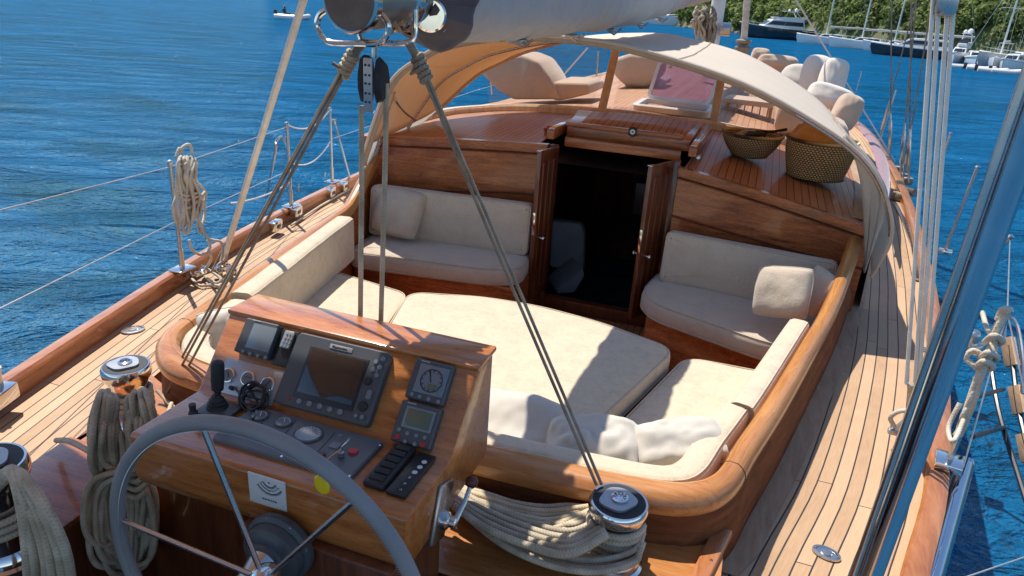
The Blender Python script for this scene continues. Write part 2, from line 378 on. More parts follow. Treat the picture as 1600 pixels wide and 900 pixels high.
def pillow(c, w, h, t, rot, seed=0, crease=.006, name='pillow', mat='pillow', n=26, rnd_=.16):
    mb = MB(); P = []; c = Vector(c)
    top = {}; vs = []
    for side in (1, -1):
        for i in range(n+1):
            for j in range(n+1):
                u = -1+2*i/n; v = -1+2*j/n
                pin = 1-.09*(1-abs(v))**1.0*abs(u)**6*0; sx = 1-.10*(1-v*v)*abs(u)**3; sy = 1-.10*(1-u*u)*abs(v)**3
                hgt = (max(0, (1-u**4)*(1-v**4)))**.5
                ro = 1-rnd_*(u*v)**2; q = Vector((u*w/2*sx*ro, v*h/2*sy*ro, side*(t/2)*hgt*(1-.25*(u*u+v*v)/2)))
                k = noise.noise(Vector((u*1.6+seed, v*1.6, side*3)))*crease*1.4+(abs(noise.noise(Vector((u*2.6+seed*2+v, v*1.8-u+side, 5))))-.2)*crease*1.6
                q.z += side*k*hgt*1.2; q.z += noise.noise(Vector((u*1.1, v*1.1, seed)))*.02
                vs.append(c+rot @ q)
    m_ = (n+1)**2; fs = []
    for s_ in (0, 1):
        for i in range(n):
            for j in range(n):
                a = s_*m_+i*(n+1)+j; f = (a, a+n+1, a+n+2, a+1); fs.append(f if s_ == 0 else f[::-1])
    mb.add(vs, fs); bm = bmesh.new(); me = bpy.data.meshes.new(name); me.from_pydata(mb.v, [], mb.f)
    bm.from_mesh(me); bmesh.ops.remove_doubles(bm, verts=bm.verts, dist=.0012); bm.to_mesh(me); bm.free()
    me.materials.append(M[mat])
    for p in me.polygons: p.use_smooth = True
    o = bpy.data.objects.new(name, me); COL.objects.link(o)
    if name == 'pillow':
        E_ = [(-1+2*i/n, -1) for i in range(n)]+[(1, -1+2*i/n) for i in range(n)]+[(1-2*i/n, 1) for i in range(n)]+[(-1, 1-2*i/n) for i in range(n)]; pp = []
        for u, v in E_: ro = 1-rnd_*(u*v)**2; q = Vector((u*w/2*(1-.1*(1-v*v)*abs(u)**3)*ro*1.006, v*h/2*(1-.1*(1-u*u)*abs(v)**3)*ro*1.006, noise.noise(Vector((u*1.1, v*1.1, seed)))*.02)); pp.append(c+rot @ q)
        pm = MB(); pm.tube(pp, .0042, 6, closed=True); pm.build('piping', M[mat], o)
    return o
def basis(x, y):      # rotation with given x axis and approx y axis
    x = Vector(x).normalized(); z = x.cross(Vector(y)).normalized(); y = z.cross(x); return Matrix((x, y, z)).transposed()
def zrot(v):          # rotation taking z to v
    return Vector(v).to_track_quat('Z', 'Y').to_matrix()
# ================================================================== THE YACHT ITSELF
yacht = empty('sailing_yacht', (0, 8, -1.2), 'varnished wooden sailing yacht with teak decks and a sunken cream-cushioned cockpit', 'yacht')
def dense(tab): return [(p.x, p.y) for p in spline([(a, b, 0) for a, b in tab], 10)]
DZ = -.12
STB = dense([(-2, .6), (0, 1.18), (1.2, 1.52), (2.15, 1.77), (2.84, 1.965), (4.02, 2.19), (4.98, 2.32), (6.06, 2.45), (8.25, 2.656), (10.7, 2.77), (13.9, 2.7), (17, 2.0), (19.5, 1.1), (21, .1)])
PORT = dense([(-2, -.6), (0, -1.28), (1.0, -1.59), (1.995, -1.857), (2.585, -2.007), (3.26, -2.17), (4.14, -2.34), (5.7, -2.53), (7.5, -2.68), (10, -2.8), (13, -2.76), (17, -2.0), (19.5, -1.1), (21, -.1)])
def sheer(y): return 0 if y < 7 else .0022*(y-7)**2
co_pts = [(-1.86, 5.6), (-1.80, 5.05), (-1.70, 4.35), (-1.54, 3.5), (-1.38, 2.7), (-1.32, 2.38), (-1.25, 2.14), (-1.08, 1.98), (-.85, 1.93), (-.4, 1.9), (0, 1.895), (.5, 1.905), (.9, 1.94), (1.08, 1.995), (1.19, 2.13), (1.26, 2.4), (1.365, 2.8), (1.505, 3.4), (1.665, 4.1), (1.80, 4.8), (1.88, 5.3), (1.95, 5.9)]
CO = [Vector((p.x, p.y)) for p in spline([(x, y, 0) for x, y in co_pts], 7)]
def normals(P):
    out = []
    for i in range(len(P)):
        t = (P[min(i+1, len(P)-1)]-P[max(i-1, 0)]).normalized(); out.append(Vector((-t.y, t.x)))
    return out
CN = normals(CO)
def co_off(d): return [p+n*d for p, n in zip(CO, CN)]
def co_x(side, y):     # x of the coaming outer face at y
    c = [p for p in CO if (p.x > 0) == (side > 0) and p.y > 2.05]
    c = sorted(c, key=lambda p: p.y); return interp([(p.y, p.x) for p in c], y)
# ---- side decks
Ys = [-1.6+.14*i for i in range(163)]
def wroof(y): return interp([(4.8, 1.86), (6, 1.98), (8, 2.06), (10, 2.05), (12, 1.9), (15, 1.45), (17, .9)], y)
for side, tab in ((1, STB), (-1, PORT)):
    mb = MB(); P = []; U = []
    for y in Ys:
        xo = interp(tab, y)
        if y < 2.05: xi = {1: .98+.13*max(0, y-1.2), -1: -1.10-.27*(y-1.67)}[side] if y > .6 else (.9*side)
        elif y < 5.6: xi = co_x(side, y)-.08*side
        elif y < 16.5: xi = side*(wroof(y)-.02)
        else: xi = side*.0
        if side == 1 and abs(xi) > xo: xi = xo-.02
        row = []; ur = []
        for k in range(7):
            x = xi+(xo-xi)*k/6; row.append((x, y, DZ+sheer(y))); ur.append((abs(xo-x)+.02, y))
        P.append(row); U.append(ur)
    if side < 0: P = [r_[::-1] for r_ in P]; U = [r_[::-1] for r_ in U]
    mb.grid(P[::-1], U[::-1]); mb.build('side_deck', M['teak'], yacht)
    # margin board against the coaming, waterway board against the bulwark
    mb = MB()
    for y0 in [2.05+.15*i for i in range(24)]:
        y1 = y0+.15; a = []
        for y in (y0, y1):
            x = co_x(side, y); a += [(x-.02*side, y), (x+(.05 if side < 0 else .12)*side, y)]
        q = [(a[0][0], a[0][1]), (a[1][0], a[1][1]), (a[3][0], a[3][1]), (a[2][0], a[2][1])]
        mb.add([(x, y, DZ+.006) for x, y in q], [(0, 1, 2, 3) if side > 0 else (3, 2, 1, 0)])
    mb.build('margin_board', M['margin'], yacht)
    # bulwark: wall, cap; hull topsides below
    w = MB(); c = MB(); P = []; Q = []; H = []; hb = .085
    for y in Ys:
        x = interp(tab, y); s = DZ+sheer(y); dx = .0
        P.append([(x, y, s), (x+side*.012, y, s+hb), (x+side*.05, y, s+hb), (x+side*.06, y, s-.02)])
        Q.append([(x-side*.008, y, s+hb-.004), (x-side*.012, y, s+hb+.012), (x, y, s+hb+.026), (x+side*.05, y, s+hb+.026), (x+side*.075, y, s+hb+.012), (x+side*.072, y, s+hb-.004)])
        H.append([(x+side*.058, y, s+.0), (x+side*.085, y, s-.03), (x+side*.085, y, s-.09), (x+side*.05, y, s-.1), (x+side*.03, y, -.7), (x*.86, y, -1.35)])
    for L_ in (P, Q, H):
        if side < 0:
            for i in range(len(L_)): L_[i] = L_[i][::-1]
    w.grid(P[::-1]); c.grid(Q[::-1]); w.build('bulwark', M['bulw'], yacht); c.build('cap_rail', M['bulw'], yacht)
    h = MB(); h.grid(H[::-1]); h.build('topside', M['gel'], yacht)
# ---- coaming
def sweep(prof, i0=0, i1=None, name='coaming', mat='coam'):
    i1 = i1 or len(CO); mb = MB(); P = []
    for i in range(i0, i1):
        p, n = CO[i], CN[i]; lift = .0
        P.append([Vector((*(p+n*d), z)) for d, z in prof])
    mb.grid(P); 
    f = len(prof); mb.add([], []); return mb
rise = lambda p: (0 if p.y < 4.3 else min(1, (p.y-4.3)/.75)**1.3) if p.x < 0 else max(0, min(1, (p.y-3.8)/1.2))**1.3
def coam_part(i0, i1, mat, name='coaming_rim'):
    mb = MB(); P = []
    for i in range(i0, i1):
        p, n = CO[i], CN[i]; up = rise(p)*(.42 if p.x < 0 else .24)
        kw = (.072+.03*abs(n.y)**2)/.13; pr_ = [(.02*kw, .125), (-.008, .13), (-.014, .15), (-.010, .178), (.010*kw, .197), (.035*kw, .206), (.085*kw, .206), (.112*kw, .198), (.13*kw, .178), (.13*kw, .13), (.11*kw, .12)]
        P.append([Vector((*(p+n*d), z+up)) for d, z in pr_])
    U = []; L_ = 0
    for i in range(i0, i1):
        L_ += (CO[i]-CO[max(i-1, 0)]).length; U.append([(k*.022+i0*.37, L_) for k in range(11)])
    mb.grid(P, U); o = mb.build(name, M[mat], yacht)
    jm = MB(); q = P[len(P)//2 if mat == 'coam_x' else (6 if i0 else -8)]; jm.tube([v+(v-sum(q, Vector())/11)*.012 for v in q], .0016, 4); jm.build('scarf_joint', M['dark'], o); return o
n_ = len(CO); i_a = min(range(n_), key=lambda i: (CO[i]-Vector((-1.2, 2.08))).length); i_b = min(range(n_), key=lambda i: (CO[i]-Vector((1.16, 2.06))).length)
coam_part(0, i_a+1, 'coam'); coam_part(i_a, i_b+1, 'coam_x'); coam_part(i_b, n_, 'coam')
mb = MB(); P = []
for p, n in zip(CO, CN):
    up = rise(p)*(.42 if p.x < 0 else .24); fl = .03 if p.x > 0 and abs(n.y) < .9 and p.y > 1.96 else 0; fl *= 1-abs(n.y)**3; P.append([Vector((*(p+n*d), z)) for d, z in ((-.005-fl, -.14), (-.005-fl*.9, .0), (.004-fl*.55, .07), (.010, .14+up))])
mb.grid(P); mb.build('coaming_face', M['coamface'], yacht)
mb = MB(); P = []
for p, n in zip(CO, CN):
    up = rise(p)*(.42 if p.x < 0 else .24); kw = (.072+.03*abs(n.y)**2); P.append([Vector((*(p+n*d), z)) for d, z in ((kw-.01, .17+up), (kw-.004, -.2), (kw+.02, -.62))])
mb.grid(P); mb.build('cockpit_lining', M['mahog'], yacht)
# ---- cockpit sole, bench fronts, table base
mb = MB(); mb.add([(-1.9, 1.8, -.6), (2, 1.8, -.6), (2, 5.1, -.6), (-1.9, 5.1, -.6)], [(0, 1, 2, 3)], [((0, 0), (3.9, 0), (3.9, 3.3), (0, 3.3))]); mb.build('cockpit_sole', M['roof_planks'], yacht)
mb = MB()
mb.hexa([(-1.6, 4.3, -.6), (-.36, 4.42, -.6), (-.36, 5.05, -.6), (-1.7, 5.0, -.6)], [(-1.6, 4.3, -.23), (-.36, 4.42, -.23), (-.36, 5.05, -.23), (-1.7, 5.0, -.23)], .01)
mb.build('bench_base', M['mahog'], yacht); mb = MB(); mb.hexa([(.58, 4.38, -.6), (1.45, 4.1, -.6), (1.85, 4.2, -.6), (1.8, 5.0, -.6), (.58, 5.05, -.6)], [(.58, 4.38, -.23), (1.45, 4.1, -.23), (1.85, 4.2, -.23), (1.8, 5.0, -.23), (.58, 5.05, -.23)], .01)
mb.build('bench_base', M['mahog'], yacht)
mb = MB()
mb.hexa([(-1.5, 3.76, -.6), (-1.15, 2.15, -.6), (-.5, 2.1, -.6), (-.86, 3.66, -.6)], [(-1.52, 3.78, -.2), (-1.15, 2.15, -.2), (-.5, 2.1, -.2), (-.88, 3.68, -.2)], .01)
mb.build('side_locker', M['mahog'], yacht); mb = MB(); mb.hexa([(.53, 2.1, -.6), (1.1, 2.15, -.6), (1.45, 3.58, -.6), (.93, 3.55, -.6)], [(.53, 2.1, -.2), (1.12, 2.15, -.2), (1.45, 3.6, -.2), (.93, 3.57, -.2)], .01)
mb.build('side_locker', M['mahog'], yacht)
mb = MB(); mb.hexa([(-.5, 2.1, -.6), (.5, 2.1, -.6), (.8, 3.5, -.6), (-.74, 3.52, -.6)], [(-.5, 2.1, -.16), (.5, 2.1, -.16), (.8, 3.5, -.16), (-.74, 3.52, -.16)], .01); mb.build('sunbed_base', M['mahog'], yacht)
# ---- bulkhead
def yb(x): return 5.06-.11*abs(x)
def zroof(x, y):
    w_ = max(wroof(y), .5); zc = interp([(5, .71), (6, .75), (7, .78), (9, .80), (13, .84), (17, .9)], y); ze = interp([(5, .46), (7, .47), (10, .46), (17, .6)], y)+(.15*max(0, 1-max(0, y-5.2)/4) if x < 0 else 0)
    return zc-(zc-ze)*min(1, abs(x)/w_)**1.5
DL, DR = -.31, .53
for x0, x1 in ((-1.84, DL-.06), (DR+.06, 1.86)):
    mr = MB(); cap = MB(); P = []
    for k in range(13):
        x = x0+(x1-x0)*k/12; P.append([(x, yb(x), -.62), (x, yb(x), .1), (x, yb(x), zroof(x, 5)-.025)])
    bk_ = MB(); bk_.grid(P); bk_.build('bulkhead', M['mahog'], yacht)
    # beading around the panel and cap moulding
    for zf in (lambda x: .315, lambda x: zroof(x, 5)-.075):
        pts = [(x0+(x1-x0)*k/12, yb(x0+(x1-x0)*k/12)-.006, zf(x0+(x1-x0)*k/12)-(.1*max(0, abs(x0+(x1-x0)*k/12)-.6) if zf(0) < .4 else 0)) for k in range(13)]
        mr.tube(pts, .009, 6)
    pts = [(x0+(x1-x0)*k/12, yb(x0+(x1-x0)*k/12)-.02, zroof(x0+(x1-x0)*k/12, 5)-.012) for k in range(13)]
    for a, b in zip(pts, pts[1:]):
        a, b = Vector(a), Vector(b); dx = Vector((0, .03, 0)); cap.hexa([a-dx-Vector((0, 0, .02)), b-dx-Vector((0, 0, .02)), b+dx-Vector((0, 0, .02)), a+dx-Vector((0, 0, .02))], [a-dx+Vector((0, 0, .02)), b-dx+Vector((0, 0, .02)), b+dx+Vector((0, 0, .02)), a+dx+Vector((0, 0, .02))])
    mr.build('panel_moulding', M['mahog_v'], yacht); cap.build('bulkhead_capping', M['mahog'], yacht)
mb = MB()
for x in (DL-.03, DR+.03): mb.box((x, 5.05, .03), (.06, .07, 1.34), bev=.006)
mb.box(((DL+DR)/2, 5.05, -.545), (DR-DL, .08, .1), bev=.006)
mb.build('door_frame', M['mahog_v'], yacht)
# ---- coachroof
mb = MB(); P = []; U = []
ys = [4.98+.3*i for i in range(41)]
for y in ys:
    w_ = wroof(y); row = []; ur = []
    for k in range(25):
        t = -1+2*k/24; x = w_*math.copysign(abs(t)**.8, t); row.append((x, (y if y > 5.1 else yb(x)+.0), zroof(x, y)+sheer(y)*.6)); ur.append((x+3, y))
    P.append(row); U.append(ur)
hole = lambda i, j: ys[i] < 5.5 and DL-.05 < (P[i][j][0]+P[i][j+1][0])/2 < DR+.05
def grid_hole(P, U, sel, mbx):
    m_ = len(P[0]); vs = [p for r_ in P for p in r_]; fs = []; uv = []
    for i in range(len(P)-1):
        for j in range(m_-1):
            if sel(i, j): fs.append((i*m_+j, i*m_+j+1, (i+1)*m_+j+1, (i+1)*m_+j)); uv.append((U[i][j], U[i][j+1], U[i+1][j+1], U[i+1][j]))
    mbx.add(vs, fs, uv)
aft = MB(); fore = MB()
grid_hole(P, U, lambda i, j: ys[i] < 7.0 and not hole(i, j), aft); grid_hole(P, U, lambda i, j: ys[i] >= 7.0, fore)
aft.build('coachroof', M['roof_planks'], yacht); fore.build('foredeck_roof', M['teak_fore'], yacht)
mb = MB()
for s in (1, -1):
    Q = [[(s*(wroof(y)), y, zroof(9, y)+sheer(y)*.6+.012), (s*(wroof(y)+.03), y, zroof(9, y)+sheer(y)*.6), (s*(wroof(y)+.05), y, DZ+sheer(y)-.02)] for y in ys]
    if s < 0: Q = Q[::-1]
    mb.grid(Q[::-1])
mb.build('coachroof_side', M['gel'], yacht)
mb = MB()
for s in (1, -1):
    Q = [[(s*(wroof(y)-.13), y, zroof(wroof(y)-.13, y)+sheer(y)*.6+.006), (s*(wroof(y)+.032), y, zroof(9, y)+sheer(y)*.6+.016)] for y in ys]
    if s < 0: Q = Q[::-1]
    mb.grid(Q[::-1])
mb.build('roof_margin', M['margin'], yacht)
def RP(x, y, dz=0):      # pixel to point on the coachroof
    z = .75
    for _ in range(12): p = Z(x, y, z+dz); z = zroof(p.x, p.y)
    return p
# ---- companionway hatch: runners, sliding hood, lintel
mb = MB(); y0, y1 = 5.22, 6.0
mb.hexa([(-.3, y0, .74), (.62, y0, .74), (.62, y1, .78), (-.42, y1, .78)], [(-.3, y0, .825), (.62, y0, .825), (.62, y1, .845), (-.42, y1, .845)], .008)
hood = mb.build('sliding_hatch', M['mahog'], yacht)
mb = MB(); P = [[(-.22+k*.78/12, y0-.015, .832+.018*(1-((k-6)/6)**2)), (-.28+k*.86/12, y1-.05, .85+.018*(1-((k-6)/6)**2))] for k in range(13)]
U = [[(k*.065+.5, 0), (k*.068+.5, 1.6)] for k in range(13)]
mb.grid(P[::-1], U[::-1]); mb.build('hatch_planking', M['roof_planks'], hood, solid=.016, off=1)
mb = MB(); mb.box((.13, y0-.045, .845), (.86, .05, .03), bev=.008); mb.box((.14, 5.17, .715), (.86, .05, .07), bev=.005)
mb.build('hatch_lintel', M['mahog'], hood)
for x in (-.37, .66): MB().box((x, 5.62, .775), (.06, 1.2, .07), bev=.01).build('hatch_runner', M['mahog'], yacht)
for x in (-.37, .66): MB().box((x, 5.35, .814), (.045, .6, .008), bev=.003).build('runner_strip', M['chrome'], yacht)
# ---- doors
def door(h, f, z0, z1, name='cabin_door'):
    h, f = Vector(h), Vector(f); d = (f-h); L = d.length; d.normalize(); n = Vector((-d.y, d.x)); rot = Matrix.Rotation(math.atan2(d.y, d.x), 3, 'Z')
    c = (h+f)/2; mb = MB(); mb.box((c.x, c.y, (z0+z1)/2), (L, .034, z1-z0), rot, .004)
    for s in (1, -1):
        for k in (-.08, .0, .08):
            q = c+n*s*.018+d*k; mb.box((q.x, q.y, (z0+z1)/2), (.05, .012, z1-z0-.16), rot, .005)
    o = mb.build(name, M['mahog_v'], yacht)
    q = f-d*.02; e = f+d*.002
    MB().box((e.x, e.y, .17), (.006, .02, .17), rot, .002).build('lock_plate', M['chrome'], o)
    MB().box((q.x, q.y, z1+.003), (.06, .036, .006), rot, .002).build('top_plate', M['chrome'], o)
    for s in (1, -1):
        p = f-d*.05+n*s*.02; p3 = Vector((p.x, p.y, .06)); n3 = Vector((n.x*s, n.y*s, 0)); mb = MB(); mb.tube([p3, p3+n3*.035], .006, 8); mb.lathe([(0, 0), (.016, .003), (.018, .012), (.012, .022), (0, .025)], p3+n3*.03, zrot(n3), 14); mb.build('door_handle', M['chrome'], o)
    mb = MB()
    for z in (z0+.15, z1-.2): mb.tube([(h.x, h.y-.02, z), (h.x, h.y-.02, z+.07)], .008, 8)
    mb.build('hinge', M['chrome'], o)
    return o
door((-.305, 5.02), (-.355, 4.73), -.43, .70); door((.535, 5.02), (.425, 4.73), -.43, .70)
# ---- cabin interior seen through the doorway
mb = MB(); mb.box((.1, 6.7, -.5), (1.6, 3.2, 2.1)); mb.f = [f[::-1] for f in mb.f]
vs = mb.v; keep = []
for f in mb.f:
    c = sum((Vector(vs[i]) for i in f), Vector())/4
    if c.y > 5.3 and c.z < .5: keep.append(f)
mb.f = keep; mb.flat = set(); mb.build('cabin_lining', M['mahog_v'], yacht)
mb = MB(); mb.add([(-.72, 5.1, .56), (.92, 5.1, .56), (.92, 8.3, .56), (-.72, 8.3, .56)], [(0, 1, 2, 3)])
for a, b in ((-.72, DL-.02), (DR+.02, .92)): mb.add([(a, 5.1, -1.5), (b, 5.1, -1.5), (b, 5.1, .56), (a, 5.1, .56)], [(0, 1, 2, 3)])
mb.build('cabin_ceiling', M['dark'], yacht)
st = MB(); q = [YP(x, y, 6.3) for x, y in ((862, 345), (908, 350), (914, 365), (912, 424), (858, 418))]; st.hexa(q, [p+Vector((-.02, .14, 0)) for p in q], .03); st.build('saloon_seat_back', M['saloon'], yacht)
st = MB(); q = [YP(x, y, 6.0) for x, y in ((872, 452), (912, 420), (914, 432), (898, 458), (870, 460))]; st.hexa(q, [p+Vector((-.2, .3, 0)) for p in q], .02); st.build('saloon_seat', M['saloon'], yacht)
for k in range(3): MB().box((.12, 5.28+.22*k, -.72-.24*k), (.6, .24, .035), None, .006).build('companionway_step', M['roof_planks'], yacht)
MB().box((.62, 6.9, -.5), (.5, .9, .9), None, .02).build('galley_locker', M['mahog'], yacht); MB().box((.62, 6.6, -.03), (.56, 1.4, .04), None, .01).build('galley_top', M['gel'], yacht)
MB().box((.2, 7.4, -.2), (.5, .04, .35), None, .01).build('cabin_picture', M['alu'], yacht)
# ---- helm well and aft deck around it
mb = MB(); W0, W1, WY = -.79, .66, 1.55
def slabq(a, b, y0_, y1_, z=.012): mb.add([(a, y0_, z), (b, y0_, z), (b, y1_, z), (a, y1_, z)], [(0, 1, 2, 3)], [((a+2, y0_), (b+2, y0_), (b+2, y1_), (a+2, y1_))])
P = []
for k in range(21):
    x = -1.3+2.5*k/20; yt = interp(sorted([(p.x, p.y) for p in CO if p.y < 2.3]), x) if -1.28 < x < 1.2 else 2.1
    P.append([(x, WY, .008), (x, yt+.01, .008)])
P[0][0] = (-1.15, WY, .008)
mb.grid(P[::-1])
mb.add([(W1, .2, .008), (1.04, .2, .008), (1.08, WY, .008), (W1, WY, .008)], [(0, 1, 2, 3)])
mb.add([(1.04, .2, .008), (1.06, .2, -.13), (1.10, WY, -.13), (1.08, WY, .008)], [(0, 1, 2, 3)]); mb.add([(1.08, WY, .008), (1.10, WY, -.13), (1.20, 2.0, -.13), (1.16, 2.0, .008)], [(0, 1, 2, 3)])
mb.add([(-1.02, .2, .008), (-1.06, .2, -.13), (-1.17, WY, -.13), (-1.15, WY, .008)], [(3, 2, 1, 0)]); mb.add([(-1.15, WY, .008), (-1.17, WY, -.13), (-1.32, 2.2, -.13), (-1.3, 2.2, .008)], [(3, 2, 1, 0)])
mb.build('aft_deck', M['coam_x'], yacht)
mb = MB(); mb.hexa([(1.03, .2, .006), (1.075, .2, .006), (1.115, 1.6, .006), (1.225, 2.1, .006), (1.16, 2.1, .006), (1.06, 1.6, .006)], [(1.03, .2, .03), (1.07, .2, .03), (1.11, 1.6, .03), (1.22, 2.1, .03), (1.16, 2.1, .03), (1.06, 1.6, .03)], .005); bb = mb.build('edge_board', M['bulw'], yacht)
for y_ in (1.68, 1.80, 1.92): MB().lathe([(.006, 0), (.005, .003), (0, .003)], (1.10+(y_-1.6)*.2, y_, .03), None, 10).build('plug', M['chrome'], bb)
mb = MB(); mb.hexa([(-1.04, .3, -.0), (W0, .3, 0), (W0, 1.62, 0), (-1.2, 1.62, 0)], [(-1.02, .3, .03), (W0+.01, .3, .03), (W0+.01, 1.6, .03), (-1.18, 1.6, .03)], .006); mb.build('well_coaming', M['mahog'], yacht)
mb = MB()
mb.add([(W0, -1, -.7), (W1, -1, -.7), (W1, WY, -.7), (W0, WY, -.7)], [(0, 1, 2, 3)])
mb.build('well_sole', M['teak'], yacht)
mb = MB()
mb.add([(W0, WY, -.7), (W1, WY, -.7), (W1, WY, .006), (W0, WY, .006)], [(3, 2, 1, 0)])
mb.add([(W0, -1, -.7), (W0, WY, -.7), (W0, WY, .006), (W0, -1, .006)], [(3, 2, 1, 0)]); mb.add([(W1, -1, -.7), (W1, WY, -.7), (W1, WY, .006), (W1, -1, .006)], [(0, 1, 2, 3)])
mb.build('well_lining', M['mahog_v'], yacht)
mb = MB(); P = round_poly([Vector(q) for q in ((.36, -.42), (.62, -.42), (.62, -.06), (.36, -.06))], .06)
mb.tube([(q.x, WY-.008, q.y) for q in P], .012, 6, closed=True); mb.build('locker_frame', M['mahog'], yacht)
# ---- flush deck plates
def oval_plate(px, py, a, b, ang, label):
    c = Z(px, py, DZ+.004); mb = MB(); rot = Matrix.Rotation(ang, 3, 'Z')
    for k, (s, z) in enumerate(((1, .003), (.93, .008), (.72, .008), (.68, .005), (.4, .005), (.36, .009), (.01, .009))): pass
    prof = [(1, .0), (.97, .006), (.75, .007), (.7, .004), (.42, .004), (.38, .009), (.0, .01)]
    sc = Matrix.Diagonal((a, b, 1)); mb.lathe(prof, c, rot @ sc, 36)
    o = mb.build('deck_filler_plate', M['steel']); tag(o, label, 'deck plate', 'oval filler plates in the teak'); 
    m2 = MB()
    for q in range(2): m2.lathe([(.004, .0), (.004, .012), (0, .013)], c+rot @ Vector(((-1)**q*a*.82, 0, 0)), None, 10)
    m2.build('plate_screw', M['chrome'], o)
oval_plate(208, 516, .06, .045, R(60), 'oval steel filler plate set in the port side deck before the upright winch')
oval_plate(1291, 865, .05, .035, R(-15), 'oval steel filler plate in starboard deck at the bottom edge of the photo')
o = MB().box(Z(1453, 548, DZ+.012), (.09, .035, .02), Matrix.Rotation(R(-15), 3, 'Z'), .006).build('deck_eye_plate', M['steel']); tag(o, 'small steel plate bolted on starboard deck near the pale halyards', 'deck fitting')
# genoa track on the starboard deck
mb = MB(); pts = [Z(*q, DZ+.012) for q in ((1398, 318), (1412, 345), (1425, 380), (1432, 415), (1434, 438))]
for a, b in zip(pts, pts[1:]):
    d = (b-a).normalized(); n = Vector((-d.y, d.x, 0))*.018; t = Vector((0, 0, .014)); mb.hexa([a-n, a+n, b+n, b-n], [a-n+t, a+n+t, b+n+t, b-n+t])
tag(mb.build('sheet_track', M['steel']), 'long grey steel sheet track let into the starboard teak deck', 'deck track')
# ================================================================== UPHOLSTERY
def cush(name, poly, z0, z1, label, cat, group, mat='cush', **k):
    mb = MB(); P = [Vector(p[:2]) for p in poly]
    a = sum(P[i].x*P[(i+1) % len(P)].y-P[(i+1) % len(P)].x*P[i].y for i in range(len(P)))
    if a < 0: P = P[::-1]
    slab(mb, P, z0, z1, seed=random.random()*9, **k); o = mb.build(name, M[mat], smooth=60); pm = MB(); [pm.tube(q, .0038, 6, closed=True) for q in mb.pipe]; pm.build('piping', M[mat], o, smooth=80); return tag(o, label, cat, group)
cush('sunbed_cushion', [(-.80, 3.62), (-.35, 3.77), (0, 3.80), (.4, 3.74), (.86, 3.58), (.52, 2.22), (-.44, 2.22)], -.16, -.035, 'big cream sunbed cushion filling the middle of the cockpit, half in boom shadow', 'sunbed cushion', None, rc=.13, puff=.008)
cush('seat_cushion', [(-1.54, 3.83), (-.83, 3.70), (-.47, 2.1), (-1.16, 2.12), (-1.32, 2.5)], -.21, -.085, 'long cream seat cushion on the port side beside the big sunbed', 'seat cushion', 'cream cockpit seat cushions', rc=.1)
cush('seat_cushion', [(.90, 3.62), (1.38, 3.64), (1.48, 3.52), (1.22, 2.5), (1.08, 2.25), (.56, 2.22)], -.21, -.085, 'sunlit cream seat cushion on the starboard side, curved edge by the sunbed', 'seat cushion', 'cream cockpit seat cushions', rc=.12)
cush('seat_cushion', [(-1.66, 4.9), (-.40, 5.0), (-.34, 4.47), (-.55, 4.36), (-1.60, 4.2)], -.24, -.09, 'shaded cream seat cushion under the port half of the bulkhead', 'seat cushion', 'cream cockpit seat cushions', 'cush_shaded', rc=.12, rad=.05)
cush('seat_cushion', [(.56, 5.0), (.50, 4.5), (.62, 4.30), (1.35, 4.02), (1.62, 4.06), (1.72, 4.8)], -.24, -.09, 'shaded cream seat cushion under the starboard half of the bulkhead', 'seat cushion', 'cream cockpit seat cushions', 'cush_shaded', rc=.13, rad=.05)
def idx(x, y): return min(range(len(CO)), key=lambda i: (CO[i]-Vector((x, y))).length)
BG = 'cream backrest cushions round the coaming'
def strip_cush(i0, i1, d0, d1, z0, z1, label):
    A = [(CO[i].copy(), CN[i].copy()) for i in range(i0, i1+1)]
    def ends(k): return [(A[0][0], A[0][1])]
    w_, h = d1-d0, z1-z0; r_ = .034; sec = []
    for (cx, cy, a0) in ((d1-r_, z0+r_, -90), (d1-r_, z1-r_, 0), (d0+r_, z1-r_, 90), (d0+r_, z0+r_, 180)):
        for q in range(6): a = R(a0+q*18); sec.append((cx+r_*math.cos(a), cy+r_*math.sin(a)))
    mid = ((d0+d1)/2, (z0+z1)/2); rows = []
    L = [0]
    for k in range(1, len(A)): L.append(L[-1]+(A[k][0]-A[k-1][0]).length)
    n = len(A)
    def row(p, nn, shrink, ext):
        t = Vector((-nn.y, nn.x)); out = []
        for d_, z in sec:
            dd = mid[0]+(d_-mid[0])*(1-shrink/(w_/2)); zz = mid[1]+(z-mid[1])*(1-shrink/(h/2)); q = p+nn*dd-t*ext; out.append(Vector((q.x, q.y, zz+noise.noise(Vector((q.x*5, q.y*5, d_*9)))*.005)))
        out.append(out[0]); return out
    for sh, ex in ((.022, 0), (.007, -.004), (.0, -.016)): rows.append(row(A[0][0], A[0][1], sh, ex))
    for p, nn in A[1:-1]: rows.append(row(p, nn, 0, 0))
    for sh, ex in ((.0, .016), (.007, .004), (.022, 0)): rows.append(row(A[-1][0], A[-1][1], sh, ex))
    if (rows[3][0]-rows[2][0]).length < 1e-4: pass
    mb = MB(); mb.grid(rows); m_ = len(sec)
    mb.add(rows[0][:-1], [tuple(range(m_))[::-1]]); mb.add(rows[-1][:-1], [tuple(range(m_))])
    o = mb.build('backrest_cushion', M['cush'], smooth=60); pm = MB(); pm.tube([r_[8] for r_ in rows[2:-2]], .0035, 6); pm.tube([r_[14] for r_ in rows[2:-2]], .0035, 6); pm.build('piping', M['cush'], o, smooth=80); return tag(o, label, 'backrest cushion', BG)
strip_cush(idx(-1.64, 3.98), idx(-1.36, 2.62), .08, .205, -.1, .225, 'sunlit cream backrest cushion along the port coaming')
strip_cush(idx(-1.355, 2.58), idx(-.7, 1.92), .09, .205, -.1, .2, 'cream backrest cushion curving round the port aft corner behind the console')
